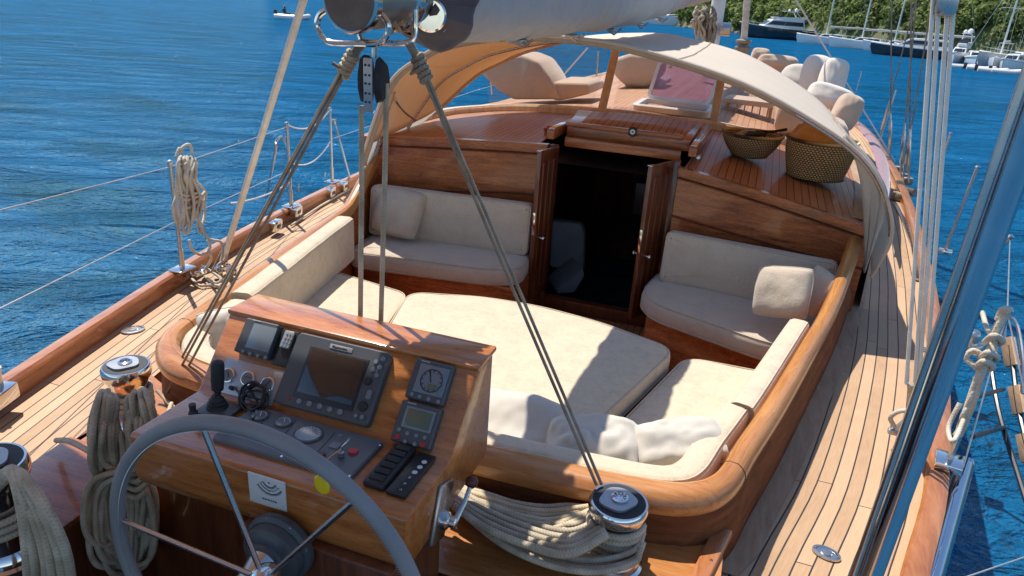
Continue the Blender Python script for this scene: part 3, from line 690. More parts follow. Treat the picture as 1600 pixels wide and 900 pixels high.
strip_cush(idx(-.66, 1.92), idx(1.33, 2.66), .10, .21, -.1, .185, 'cream backrest cushion curving along the aft rim behind the white pillows')
strip_cush(idx(1.335, 2.675), idx(1.60, 3.74), .08, .185, -.1, .2, 'cream backrest cushion along the starboard coaming ahead of the aft corner')
def upright(x0, x1, z0, z1, label, flip):
    a = Vector((x0, yb(x0)-.02, 0)); b = Vector((x1, yb(x1)-.02, 0)); ex = (b-a).normalized(); up = Vector((0, -.10 if False else .12, 1)).normalized(); nz = ex.cross(up)
    a = a-Vector((0, .16, 0)); b = b-Vector((0, .16, 0))
    fr = Matrix((ex, up, nz)).transposed().to_4x4(); fr.translation = a+Vector((0, .0, z0)); L = (b-a).length; h = (z1-z0)
    mb = MB(); slab(mb, [Vector(q) for q in ((0, 0), (L, 0), (L, h-.0), (0, h))], -.02, .11, frame=fr, rc=.05, rad=.035, seed=x0)
    o = mb.build('backrest_cushion', M['cush_shaded'], smooth=60); pm = MB(); pm.tube(mb.pipe[0], .0038, 6, closed=True); pm.build('piping', M['cush_shaded'], o, smooth=80); return tag(o, label, 'backrest cushion', 'shaded backrests on the bulkhead')
upright(-1.66, -.40, -.1, .29, 'shaded upright cream backrest below the port bulkhead panel', 0)
upright(.60, 1.70, -.1, .26, 'shaded upright cream backrest below the starboard bulkhead panel', 0)
# pillows
def pil(px, py, z, w, h, t, ax, ay, label, mat='pillow', seed=0, **k):
    c = Z(px, py, z); return tag(pillow(c, w, h, t, basis(ax, ay), seed, mat=mat, **k), label, 'pillow', 'loose pillows in the cockpit')
c = YP(622, 331, 4.62); tag(pillow(c, .44, .40, .16, basis((1, -.1, -.05), (.05, .45, 1)), 3, mat='cush_shaded', name='pillow'), 'shaded square cream pillow propped in the port bulkhead corner', 'pillow', 'loose pillows in the cockpit')
c = YP(1222, 456, 4.16); tag(pillow(c, .38, .33, .12, basis((.85, -.45, .25), (.15, .35, .95)), 5, mat='cush_shaded', crease=.003), 'shaded cream pillow leaning in front of another in the starboard corner', 'pillow', 'loose pillows in the cockpit')
c = YP(1273, 455, 4.33); tag(pillow(c, .22, .30, .09, basis((.72, -.62, -.25), (.3, .25, .9)), 8, mat='cush_shaded', crease=.003), 'shaded cream pillow half hidden behind another in the starboard corner', 'pillow', 'loose pillows in the cockpit')
pil(806, 664, .05, .46, .34, .16, (1, .05, -.03), (-.05, .9, .3), 'white pillow in boom shadow just aft of the sunbed, beside the console', seed=11)
pil(926, 697, .09, .40, .27, .16, (1, .22, .08), (-.25, .9, .35), 'crumpled white pillow on the aft cushion, middle of three', seed=17, crease=.016)
pil(1060, 695, .125, .40, .22, .15, (.9, .42, .12), (-.38, .85, .35), 'sunlit white pillow lying at the starboard aft corner', seed=23, crease=.009)
pil(352, 525, .14, .24, .28, .14, (.5, .8, .0), (-.3, .3, .9), 'small white pillow peeking out on the port side of the console', seed=29)
# ================================================================== DODGER AND WINDSCREEN
dod = empty('canvas_dodger', (0, 5.6, .5), 'cream canvas dodger arched over the companionway with clear forward panels', 'dodger')
aft_h = [(-1.80, 4.86, .12), (-1.74, 4.66, .40), (-1.66, 4.60, .60), (-1.47, 4.6, 1.06), (-1.24, 4.6, 1.26), (-1.02, 4.6, 1.37), (-.61, 4.6, 1.455), (-.14, 4.6, 1.475), (.28, 4.6, 1.44), (.92, 4.6, 1.30), (1.47, 4.6, 1.07), (1.72, 4.58, .9), (1.86, 4.56, .70), (1.93, 4.6, .48), (1.90, 4.72, .2)]
fwd_h = [(-1.78, 5.3, .40), (-1.74, 5.5, .55), (-1.69, 5.9, .72), (-1.54, 6.4, 1.0), (-1.35, 6.62, 1.14), (-1.12, 6.74, 1.26), (-.62, 6.88, 1.41), (0, 6.93, 1.48), (.32, 6.92, 1.46), (.86, 6.84, 1.36), (1.40, 6.62, 1.12), (1.66, 6.4, .93), (1.82, 6.1, .74), (1.92, 5.7, .55), (1.95, 5.4, .42)]
A = spline(aft_h, 5); F = spline(fwd_h, 5); P = []
for i, (a, f) in enumerate(zip(A, F)):
    row = []
    for k in range(13):
        t = k/12; p = a.lerp(f, t); s = math.sin(math.pi*t); p.z -= .028*s*(1-abs(i/len(A)-.5)*1.2); p.z += (noise.noise(Vector((p.x*2, p.y*3, 1)))*.014+abs(noise.noise(Vector((p.x*5+p.y, p.y*1.2, 4))))*.012)*s; row.append(p)
    P.append(row)
mb = MB(); mb.grid(P[10:-16]); mb.build('canopy', M['dodger'], dod, solid=.003, smooth=70)
mb = MB(); mb.grid(P[:11]); mb.build('side_curtain', M['curtain'], dod, solid=.003, smooth=70)
mb = MB(); mb.grid(P[-17:]); mb.build('side_curtain', M['curtain'], dod, solid=.003, smooth=70)
mb = MB(); cz_ = Vector((.1, 4.6, .2)); mb.grid([[a+Vector((0, .002, .004)), a+(cz_-a).normalized()*.045+Vector((0, .012, 0))] for a in A[6:-22]]); mb.build('valance', M['valance'], dod, solid=.004, smooth=70)
mb = MB(); mb.tube([p+Vector((0, -.004, -.006)) for p in A], .011, 8); mb.build('hem', M['dodger'], dod)
mb = MB(); mb.tube([p*1 + Vector((0, .02, -.03)) for p in A[6:-6]], .013, 8); mb.build('hoop', M['steel'], dod)
mb = MB(); mid = [a.lerp(f, .5)+Vector((0, 0, -.055)) for a, f in zip(A, F)][5:-5]; mb.tube(mid, .011, 8); mb.build('hoop', M['steel'], dod)
ou = spline([YP(1322, 208, 4.62), YP(1352, 240, 4.6), YP(1374, 272, 4.58), YP(1387, 304, 4.56), YP(1381, 338, 4.58), YP(1367, 378, 4.62), YP(1351, 426, 4.66)], 6)
inn = spline([YP(1316, 214, 4.66), YP(1334, 246, 4.72), YP(1343, 280, 4.78), YP(1347, 312, 4.8), YP(1349, 346, 4.8), YP(1350, 385, 4.76), YP(1349, 426, 4.68)], 6)
mb = MB(); mb.grid([[b.lerp(a, k/8)+Vector((0, .03*math.sin(k*1.9+a.z*3)*math.sin(k/8*math.pi), 0)) for k in range(9)] for a, b in zip(ou, inn)]); mb.build('side_curtain', M['curtain'], dod, solid=.003, smooth=80)
for i_ in (18, 30, 42, 53):
    mb = MB(); mb.tube([p+Vector((0, 0, .005)) for p in P[i_]], .0028, 5); mb.build('seam', M['valance'], dod)
# strut and rope in the port corner
mb = MB(); mb.tube([(-1.70, 4.75, .46), (-1.46, 4.68, 1.0)], .007, 6); mb.tube(spline([YP(612, 132, 4.75), YP(617, 155, 4.85), YP(632, 175, 4.95), YP(650, 188, 5.05)], 4), .009, 6); mb.build('strut', M['steel'], dod)
# windscreen
base_px = [(640, 183), (700, 170), (755, 165), (800, 163), (870, 165), (940, 170), (1030, 180), (1115, 190), (1180, 203), (1230, 215), (1285, 228), (1325, 240)]
ws = empty('windscreen', (0, 6.9, .75), 'curved wooden windscreen with clear panes and two brown posts on coachroof', 'windscreen')
B = [RP(x, y, .06) for x, y in base_px]; B = spline([p-Vector((0, 0, .02)) for p in B], 5)
mb = MB()
P = []
for i, p in enumerate(B):
    t = (B[min(i+1, len(B)-1)]-B[max(i-1, 0)]).normalized(); n = Vector((-t.y, t.x, 0)).normalized()
    zr = zroof(p.x, p.y); P.append([(p+n*-.045).xy.to_3d()+Vector((0, 0, zr-.01)), (p+n*-.045).xy.to_3d()+Vector((0, 0, zr+.045)), (p+n*-.03).xy.to_3d()+Vector((0, 0, zr+.065)), (p+n*.03).xy.to_3d()+Vector((0, 0, zr+.065)), (p+n*.04).xy.to_3d()+Vector((0, 0, zr))])
mb.grid(P); mb.build('base_rail', M['post'], ws)
def onB(px, py):
    v = ray(px, py); best = min(B, key=lambda p: ((p-CAM).normalized()-v).length); return best
def ztop(x): 
    f = sorted(F, key=lambda p: abs(p.x-x))[0]; return f
for (bx, by) in ((945, 171), (1121, 192)):
    p = onB(bx, by); q = ztop(p.x+.0); mb = MB(); d = Vector((.036, 0, 0)); e = Vector((0, .022, 0))
    lo = Vector((p.x, p.y, zroof(p.x, p.y)+.02)); hi = Vector((p.x-.005, q.y, q.z-.02))
    mb.hexa([lo-d-e, lo+d-e, lo+d+e, lo-d+e], [hi-d-e, hi+d-e, hi+d+e, hi-d+e], .005); mb.build('post', M['post'], ws)
# panes between base and front hoop
def pane(x0, x1):
    lo = [p for p in B if x0 <= p.x <= x1]; P = []
    for p in lo:
        f = ztop(p.x*.985); P.append([Vector((p.x, p.y, zroof(p.x, p.y)+.05)).lerp(Vector((f.x, f.y, f.z-.02)), k/4) for k in range(5)])
    mb = MB(); mb.grid(P); return mb.build('pane', M['glass'], ws)
xs = sorted([-1.52, onB(945, 171).x-.03]); pane(-1.53, onB(945, 171).x-.02); pane(onB(945, 171).x+.02, onB(1121, 192).x-.02); pane(onB(1121, 192).x+.02, 1.75)
mb = MB(); mb.tube([p+Vector((0, 0, -.02)) for p in F[9:-9]], .016, 8); mb.build('top_rail', M['post'], ws)
# ================================================================== ON THE COACHROOF
hatch = empty('deck_hatch', RP(1058, 168), 'open deck hatch with smoked purple lid and white rounded frame', 'hatch')
q = [RP(1010, 157), RP(988, 167), RP(1108, 184), RP(1122, 175)]; zc = max(p.z for p in q)
hx0, hx1, hy0, hy1 = -.10, .60, 6.95, 7.55
fr = MB(); Q = round_poly([Vector(t) for t in ((hx0, hy0), (hx1, hy0), (hx1, hy1), (hx0, hy1))], .07)
def ring(mb, Q, ws_, z, Mx=None):
    P = []
    for d, dz in ws_:
        row = [Vector((p.x, p.y, z+dz)) for p in offset_poly(Q, d)]; row.append(row[0]); P.append([Mx @ p if Mx else p for p in row])
    mb.grid(P)
ring(fr, Q, [(-.03, -.03), (-.03, .02), (-.02, .03), (.03, .03), (.035, .02), (.035, -.06)], .80); fr.build('frame', M['gel'], hatch)
sh = MB(); ring(sh, Q, [(.034, .012), (.034, -.03)], .80); sh.add([(hx0+.03, hy0+.03, .775), (hx1-.03, hy0+.03, .775), (hx1-.03, hy1-.03, .775), (hx0+.03, hy1-.03, .775)], [(0, 1, 2, 3)]); sh.build('opening', M['mahog_v'], hatch)
# lid: hinged on its forward edge, standing nearly upright
TL, TR, BL, BR = YP(1028, 100, 7.62), YP(1122, 128, 7.62), YP(1012, 152, 7.58), YP(1108, 163, 7.58)
ex = (BR-BL).normalized(); ey = ((TL+TR)/2-(BL+BR)/2).normalized(); ez = ex.cross(ey); Wd = (BR-BL).length; Hd = .38
Mx = Matrix((ex, ey, ez)).transposed().to_4x4(); Mx.translation = BL
Q = round_poly([Vector(t) for t in ((0, 0), (Wd, 0), (Wd, Hd), (0, Hd))], .06)
mb = MB(); ring(mb, Q, [(-.012, -.02), (-.012, .02), (.022, .022), (.024, -.022), (-.012, -.02)], 0, Mx); lid = mb.build('lid_frame', M['gel'], hatch)
mb = MB(); pq = [Mx @ Vector((p.x, p.y, -.006)) for p in offset_poly(Q, .018)]; mb.add(pq, [tuple(range(len(pq)))]); mb.build('lid_glass', M['purple'], lid)
mb = MB()
for t in (.25, .75): mb.box(Mx @ Vector((Wd*t, -.01, 0)), (.12, .04, .03), Mx.to_3x3(), .005)
mb.box(Mx @ Vector((Wd*.2, Hd*.85, .02)), (.03, .03, .03), None, .006); mb.build('hinge', M['steel'], hatch)
# baskets
def basket(c, r0_, r1, h, label, nrow, rows_deep=.0):
    root = empty('wicker_basket', c, label, 'basket', 'woven baskets on the coachroof')
    prof = []
    for k in range(nrow+1):
        t = k/nrow; rr = r0_+(r1-r0_)*math.sin(t*math.pi/2*.95); prof.append((rr, t*h)); 
    pr2 = []
    for i, (a, b) in enumerate(prof): pr2.append((a, b))
    mb = MB(); mb.lathe(pr2, c, None, 72, uvs=(60, 1)); mb.f = [f for f in mb.f if len(f) == 4]; mb.uv = {k: v for k, v in mb.uv.items() if k < len(mb.f)}
    mb.lathe([(0, .005), (r0_, .004)], c, None, 32)
    o = mb.build('body', M['basket'], root, solid=.012)
    mb = MB(); mb.tube([(c.x+r1*math.cos(q*math.pi/24), c.y+r1*math.sin(q*math.pi/24), c.z+h) for q in range(48)], .012, 8, closed=True); mb.build('rim', M['basket'], root)
    return root
c1 = RP(1167, 256)+Vector((0, .16, .0)); c1.z = zroof(c1.x, c1.y)+.03
b1 = basket(c1, .13, .225, .17, 'smaller round woven basket left of the large one on the coachroof', 12)
c2 = RP(1272, 292)+Vector((0, .2, 0)); c2.z = zroof(c2.x, c2.y)+.03
b2 = basket(c2, .2, .25, .28, 'large woven basket with an orange cloth inside at the starboard dodger edge', 18)
def cloth_heap(c, r, h, name, mat, label, seed, cat='cloth'):
    P = []
    for i in range(19):
        row = []
        for j in range(37):
            a = j/36*2*math.pi; t = i/18; rr = r*t; z = h*(1-t*t)+noise.noise(Vector((math.cos(a)*rr*9+seed, math.sin(a)*rr*9, seed)))*h*.9*(1-t*.4)+abs(noise.noise(Vector((math.cos(a)*rr*22, math.sin(a)*rr*22, seed))))*h*.5
            if j == 36: row.append(row[0]); continue
            row.append(Vector((c.x+rr*math.cos(a), c.y+rr*math.sin(a), c.z+z)))
        P.append(row)
    mb = MB(); mb.grid(P); return tag(mb.build(name, mat, smooth=60), label, cat)
M['orange'] = fabric('orange_towel', (.62, .27, .045), s=200, bs=.3, mott=.2)
M['ochre'] = fabric('ochre_cloth', (.42, .3, .12), s=200, bs=.3, mott=.2)
cloth_heap(c2+Vector((-.02, 0, .26)), .22, .14, 'orange_towel', M['orange'], 'bright orange towel bundled in the large basket', 3, 'towel')
cloth_heap(c1+Vector((.0, 0, .11)), .19, .06, 'ochre_cloth', M['ochre'], 'ochre cloth lying in the smaller woven basket', 8)
mb = MB(); c = c1+Vector((.02, -.02, .17)); mb.box(c, (.16, .07, .05), Matrix.Rotation(.3, 3, 'Z'), .02); mb.tube([c+Vector((.0, 0, .02)), c+Vector((.13, .05, .03)), c+Vector((.22, .1, .05))], .012, 6); tag(mb.build('binoculars', M['black']), 'dark binoculars lying across the smaller basket', 'binoculars')
# red ashtray, evil-eye charm, cleat
c = RP(862, 208); mb = MB(); mb.lathe([(0, 0), (.055, 0), (.062, .006), (.06, .045), (.05, .046), (.048, .015), (0, .012)], c, None, 20)
a = mb.build('ashtray', M['red']); tag(a, 'small red patterned ashtray on port coachroof edge by the doors', 'ashtray')
mb = MB()
for k in range(9): mb.box(c+Vector((.0615*math.cos(k*.7), .0615*math.sin(k*.7), .024)), (.008, .012, .02), Matrix.Rotation(k*.7, 3, 'Z'), .001)
mb.build('pattern_band', M['black'], a)
c = YP(989, 206, 5.16); rt = zrot((0, -1, .1)); mb = MB(); mb.lathe([(.036, 0), (.036, .008), (.026, .014), (0, .014)], c, rt, 28)
e = mb.build('eye_charm', M['black']); tag(e, 'round dark eye charm mounted on the hatch front above the doors', 'charm')
mb = MB(); mb.lathe([(.018, .0145), (.018, .017), (0, .017)], c, rt, 20); mb.build('white_ring', M['white'], e)
mb = MB(); mb.lathe([(.008, .0172), (.008, .02), (0, .02)], c, rt, 16); mb.build('pupil', M['navy'], e)
c = RP(1090, 248)+Vector((0, 0, .0)); mb = MB(); mb.lathe([(.03, 0), (.03, .02), (.022, .035), (0, .037)], c, None, 20); tag(mb.build('brass_vent', M['steel']), 'small round metal fitting on the coachroof beside the smaller basket', 'deck fitting')
# loungers on the foredeck roof
def extr(name, prof, x0, x1, mat, yaw=0, org=None, bev=.04, parent=None):
    """profile in (s,z) swept sideways"""
    mb = MB(); n = len(prof); cz = Matrix.Rotation(yaw, 3, 'Z'); org = Vector(org)
    a = [org+cz @ Vector((x0, s, z)) for s, z in prof]; b = [org+cz @ Vector((x1, s, z)) for s, z in prof]
    mb.hexa(a, b, bev); return mb.build(name, M[mat], parent, smooth=60)
def quadpad(px, mat, name, parent, thick, bev=.05): pass
def lounger(org, yaw, label, w=.62, L=1.0, back=.62, grp='covered loungers on the foredeck'):
    root = empty('sun_lounger', org, label, 'sun lounger', grp)
    bm_prof = [(0, 0), (L, 0), (L, .2), (.1, .22), (-.0, .22)]
    extr('seat', [(0, 0), (L, .0), (L+.02, .16), (.12, .2), (0, .2)], -w/2, w/2, 'cover', yaw, org, .03, root)
    extr('backrest', [(.12, .0), (.16, .2), (-back*.62, back*.78), (-back*.86, back*.70), (-back*.72, back*.5), (-.12, .0)], -w/2-.01, w/2+.01, 'cover', yaw, org, .035, root)
    return root
def padded(px, Y0, depth, name, label, mat, grp, cat, bev=.05, back=None):
    a = [YP(x, y, Y0) for x, y in px]; b = [p+Vector((.02, depth, 0)) for p in a]; mb = MB(); mb.hexa(a, b, bev); o = mb.build(name, M[mat], smooth=60); return tag(o, label, cat, grp)
G_ = 'covered loungers on the foredeck'
root = empty('sun_lounger', YP(850, 156, 7.25), 'fabric covered sun lounger with raised back seen through the port pane', 'sun lounger', G_)
def pad_part(name, px, Y0, depth, root, bev=.05, mat='cover'):
    a = [YP(x, y, Y0) for x, y in px]; b = [p+Vector((.03, depth, .02)) for p in a]; mb = MB(); mb.hexa(a, b, bev); return mb.build(name, M[mat], root, smooth=60)
pad_part('backrest', [(748, 112), (752, 98), (768, 88), (815, 86), (840, 96), (856, 118), (876, 156), (800, 156), (775, 140)], 7.25, .5, root, .035)
pad_part('seat', [(862, 128), (918, 130), (921, 147), (880, 157), (862, 157)], 7.3, .6, root, .03)
root = empty('sun_lounger', YP(990, 134, 9.0), 'rounded fabric covered sun lounger behind the open purple hatch', 'sun lounger', G_)
pad_part('backrest', [(957, 92), (985, 84), (1030, 88), (1026, 120), (1010, 137), (975, 134), (958, 118)], 9.0, .6, root)
pad_part('seat', [(975, 125), (1030, 128), (1030, 140), (975, 136)], 9.2, .9, root, .03)
# ================================================================== STEERING CONSOLE
con = empty('steering_console', (0, 1.55, 0), 'varnished mahogany steering console covered with grey instruments, aft of the cockpit', 'console')
CX0, CX1 = -.44, .42
def prism(mb, prof, x0, x1, bev=0, mi=0): return mb.hexa([(x0, y, z) for y, z in prof], [(x1, y, z) for y, z in prof], bev, mi)
mb = MB(); prism(mb, [(1.80, .668), (1.80, .30), (1.25, .30), (1.235, .335), (1.235, .466), (1.245, .474), (1.50, .47), (1.67, .668)][::-1], CX0, CX1, .006); mb.build('cabinet', M['console'], con)
mb = MB(); mb.hexa([(CX0-.006, 1.665, .664), (CX1+.006, 1.665, .664), (CX1+.006, 1.815, .664), (CX0-.006, 1.815, .664)], [(CX0-.006, 1.665, .682), (CX1+.006, 1.665, .682), (CX1+.006, 1.815, .682), (CX0-.006, 1.815, .682)], .006); mb.build('top_board', M['console'], con)
mb = MB(); mb.box((.16, 1.37, -.2), (.46, .3, 1.0), bev=.01); mb.build('pedestal', M['mahog_v'], con)
FN = Vector((0, -.198, .17)).normalized(); FP = Vector((0, 1.50, .47)); FD = Vector((0, .17, .198)).normalized()
LN = Vector((0, 0, 1)); LP = Vector((0, 1.3, .474)); LD = Vector((0, 1, 0))
VN = Vector((0, -1, 0)); VP_ = Vector((0, 1.235, .4)); VD = Vector((0, 0, 1))
PLN = {'f': (FP, FN, FD), 'l': (LP, LN, LD), 'v': (VP_, VN, VD)}
EX = Vector((1, 0, 0))
def rect(q, pl, lift=0):
    p, n, d = PLN[pl]; c4 = [PL(x, y, p+n*lift, n) for x, y in q]      # TL TR BR BL
    c = sum(c4, Vector())/4; w_ = ((c4[1]-c4[0]).dot(EX)+(c4[2]-c4[3]).dot(EX))/2; h = ((c4[0]-c4[3]).dot(d)+(c4[1]-c4[2]).dot(d))/2
    return c, w_, h, n, d
def inst(name, q, pl, t, mat, parent, lift=0, bev=.004, label=None, rc=None):
    c, w_, h, n, d = rect(q, pl, lift+0); rot = Matrix((EX, d, n)).transposed()
    mb = MB()
    if rc:
        P = round_poly([Vector(v) for v in ((-w_/2, -h/2), (w_/2, -h/2), (w_/2, h/2), (-w_/2, h/2))], rc); P2 = offset_poly(P, .004)
        rr = [[c+rot @ Vector((a.x, a.y, z)) for a in PP] for PP, z in ((P, 0), (P, t-.004), (P2, t))]
        for r_ in rr: r_.append(r_[0])
        mb.grid(rr[::-1]); mb.add(rr[2][:-1], [tuple(range(len(P)))])
    else: mb.box(c+n*t/2, (w_, h, t), rot, bev)
    o = mb.build(name, M[mat] if isinstance(mat, str) else mat, parent)
    if label: o['label'] = label
    return o, (c, w_, h, n, d, rot, t)
def dial(name, px, pl, r_, mat, parent, lift, t=.006, ring=None, seg=24):
    p, n, d = PLN[pl]; c = PL(px[0], px[1], p+n*lift, n); rot = Matrix((EX, d, n)).transposed()
    mb = MB(); mb.lathe([(r_, 0), (r_, t*.7), (r_*.85, t), (0, t)], c, rot, seg); o = mb.build(name, M[mat], parent); return o, c, rot
# chart plotter
pt, (c, w_, h, n, d, rot, t) = inst('chart_plotter', [(473, 522), (617, 556), (580, 668), (434, 634)], 'f', .03, 'bezel', con, 0, rc=.018)
mb = MB(); q0, w2, h2, *_ = rect([(473, 522), (617, 556), (580, 668), (434, 634)], 'f', 0)
inst('screen_surround', [(485, 541), (578, 562), (551, 642), (458, 621)], 'f', .004, 'black', pt, .029, .002)
inst('screen', [(489, 545), (574, 565), (549, 632), (463, 613)], 'f', .002, 'screen', pt, .0325, .0005)
inst('brand_plate', [(517, 537), (552, 545), (550, 552), (515, 544)], 'f', .003, 'alu', pt, .0295, .001)
for k, (x, y) in enumerate([(468, 627), (484, 631), (500, 635), (516, 640), (532, 644)]): dial('soft_key', (x, y), 'f', .0085, 'key', pt, .03, .005, seg=14)
for (x, y, r_) in [(599, 561, .008), (588, 566, .007), (594, 574, .008), (583, 578, .007), (589, 587, .007), (575, 596, .012), (578, 614, .009), (576, 620, .009), (567, 635, .015), (557, 650, .006), (566, 652, .007)]: dial('round_key', (x, y), 'f', r_, 'rubber' if r_ > .01 else 'key', pt, .03, .006, seg=16)
dial('indicator_lamp', (451, 623), 'f', .004, 'red', pt, .03, .003, seg=10)
def text(s, px, pl, size, mat, parent, lift, ang=0, ext=.0006):
    p, n, d = PLN[pl]; c = PL(px[0], px[1], p+n*lift, n)
    cu_ = bpy.data.curves.new('lettering', 'FONT'); cu_.body = s; cu_.size = size; cu_.extrude = ext; cu_.align_x = 'CENTER'; cu_.align_y = 'CENTER'; cu_.materials.append(M[mat])
    ot = bpy.data.objects.new('tmp', cu_); COL.objects.link(ot); bpy.context.view_layer.update(); me_ = bpy.data.meshes.new_from_object(ot); bpy.data.objects.remove(ot); o = bpy.data.objects.new('lettering', me_); COL.objects.link(o); o.matrix_world = Matrix.Translation(c) @ (Matrix((EX, d, n)).transposed() @ Matrix.Rotation(ang, 3, 'Z')).to_4x4()
    mw = o.matrix_world.copy(); o.parent = parent; o.matrix_parent_inverse = Matrix.Translation(parent.location).inverted() if parent.type == 'EMPTY' else Matrix(); return o
text('Raymarine', (531, 544), 'f', .012, 'black', pt, .0335)
# small display + keypad
ds, _ = inst('depth_display', [(392, 500), (443, 512), (424, 566), (375, 551)], 'f', .032, 'bezel', con, 0, rc=.006)
inst('screen', [(397, 505), (433, 513), (420, 552), (384, 542)], 'f', .002, 'lcd', ds, .031, .001)
for x, y in ((380, 549), (391, 553), (403, 556), (415, 559)): dial('round_key', (x, y), 'f', .006, 'key', ds, .032, .004, seg=12)
text('Raymarine', (402, 501), 'f', .007, 'white', ds, .0335)
kb, _ = inst('keypad_mount', [(446, 515), (472, 521), (450, 577), (424, 568)], 'f', .014, 'black', con, 0, .004)
kp, _ = inst('remote_keypad', [(449, 517), (464, 520), (453, 547), (438, 543)], 'f', .012, 'alu', kb, .014, .004)
for i in range(3):
    for j in range(4): dial('round_key', (449+i*4.6-j*2.9, 522+i*1.1+j*6.2), 'f', .0035, 'key', kp, .026, .003, seg=10)
# white plate with three gauges
gp, _ = inst('gauge_plate', [(351, 557), (444, 580), (428, 634), (340, 613)], 'f', .005, 'alu', con, 0, .001)
for k, (x, y) in enumerate(((357, 587), (388, 592), (419, 601))):
    g, gc, gr = dial('gauge', (x, y), 'f', .024, 'chrome', gp, .005, .008, seg=28)
    mb = MB(); mb.lathe([(.019, .0082), (.019, .0095), (0, .0095)], gc, gr, 24); mb.build('gauge_face', M['lcd'], g)
    mb = MB(); mb.box(gc+gr @ Vector((.004, .004, .0105)), (.022, .002, .001), gr @ Matrix.Rotation(2.2+k, 3, 'Z')); mb.build('needle', M['black'], g)
dial('knob', (364, 607), 'f', .007, 'black', gp, .005, .015)
# wind instrument and autopilot
wi, _ = inst('wind_instrument', [(655, 561), (713, 576), (696, 638), (637, 622)], 'f', .026, 'bezel', con, 0, rc=.006)
inst('dial_glass', [(658, 567), (704, 578), (691, 622), (645, 611)], 'f', .002, 'lcd', wi, .0255, .001)
p, n, d = PLN['f']; dc = PL(674, 595, p+n*.029, n); dr = Matrix((EX, d, n)).transposed()
mb = MB(); mb.tube([dc+dr @ Vector((.033*math.cos(k*.2618), .033*math.sin(k*.2618), 0)) for k in range(24)], .0012, 5, closed=True)
for k in range(12): mb.box(dc+dr @ Vector((.028*math.cos(k*.5236), .028*math.sin(k*.5236), 0)), (.006, .0018, .001), dr @ Matrix.Rotation(k*.5236, 3, 'Z'))
mb.build('dial_scale', M['black'], wi)
mb = MB(); mb.box(dc+dr @ Vector((-.007, .012, .001)), (.0025, .036, .001), dr @ Matrix.Rotation(.35, 3, 'Z')); mb.build('needle', M['black'], wi)
inst('small_readout', [(669, 599), (682, 602), (679, 611), (666, 608)], 'f', .001, 'lcd_green', wi, .0285, .0003)
for x, y in ((644, 616), (656, 620), (670, 624), (685, 628)): dial('round_key', (x, y), 'f', .006, 'key', wi, .026, .004, seg=12)
text('Raymarine', (666, 565), 'f', .0065, 'white', wi, .0275)
ap, _ = inst('autopilot_control', [(635, 626), (694, 641), (676, 706), (613, 689)], 'f', .026, 'bezel', con, 0, rc=.006)
inst('screen_frame', [(636, 633), (682, 645), (672, 678), (627, 666)], 'f', .002, 'key', ap, .0255, .001)
inst('screen', [(639, 637), (677, 647), (669, 674), (631, 663)], 'f', .002, 'lcd_green', ap, .0268, .0008)
for x, y in ((624, 671), (637, 677), (651, 681), (664, 684), (633, 690), (648, 694)): dial('round_key', (x, y), 'f', .006, 'key', ap, .026, .004, seg=12)
for x, y in ((621, 682), (661, 695)): dial('red_key', (x, y), 'f', .0075, 'red', ap, .026, .004, seg=14)
text('Raymarine', (644, 630), 'f', .0065, 'white', ap, .0275)
# engine panel on the ledge
ep, (c, w_, h, n, d, rot, t) = inst('engine_panel', [(396, 638), (601, 694), (548, 752), (330, 692)], 'l', .014, 'panel', con, 0, rc=.012)
for x, y, r_ in ((406, 651, .026), (443, 661, .026), (482, 680, .042)):
    g, gc, gr = dial('gauge', (x, y), 'l', r_, 'bezel', ep, .014, .006, seg=30)
    mb = MB(); mb.lathe([(r_*.86, .0045), (r_*.86, .0065), (0, .0065)], gc, gr, 28); mb.build('gauge_glass', M['lcd'], g)
    mb = MB()
    for k in range(9): a = .4+k*.3; mb.box(gc+Vector((r_*.7*math.cos(a), r_*.7*math.sin(a), .007)), (r_*.14, .0015, .0006), Matrix.Rotation(a, 3, 'Z'))
    mb.box(gc+Vector((0, r_*.2, .0075)), (.002, r_*.8, .001), Matrix.Rotation(.5, 3, 'Z')); mb.build('dial_marks', M['white'], g)
dial('stop_button', (552, 707), 'l', .014, 'red', ep, .014, .008)
dial('start_button', (503, 711), 'l', .010, 'redbrown', ep, .014, .006)
inst('switch_group', [(521, 690), (535, 694), (527, 703), (513, 699)], 'l', .004, 'key', ep, .014, .001)
dial('lamp', (532, 681), 'l', .006, 'key', ep, .014, .003); dial('lamp', (546, 686), 'l', .006, 'key', ep, .014, .003)
mb = MB()
for x, y in ((594, 695), (546, 744), (440, 713), (400, 641)): mb.lathe([(.004, 0), (.003, .002), (0, .002)], PL(x, y, LP+LN*.014, LN), None, 10)
mb.build('panel_screw', M['chrome'], ep)
mb = MB()
for q in ([(422, 645), (401, 672)], [(462, 658), (440, 684)], [(524, 676), (491, 712)]):
    a, b = (PL(x, y, LP+LN*.0142, LN) for x, y in q); mb.tube([a, b], .0012, 4)
mb.build('panel_joint', M['black'], ep)
k0 = PL(533, 712, LP+LN*.018, LN); mb = MB(); mb.lathe([(.009, 0), (.009, .012), (.006, .014), (0, .014)], k0, None, 14); mb.tube([k0+Vector((0, 0, .012)), k0+Vector((.004, .0, .03)), k0+Vector((.02, .012, .05))], .003, 6); mb.tube([k0+Vector((.0, -.0, .02)), k0+Vector((-.01, -.03, .015)), k0+Vector((-.02, -.06, .003))], .003, 6)
tag(mb.build('ignition_key', M['steel']), 'ignition key standing in the grey engine panel', 'key')
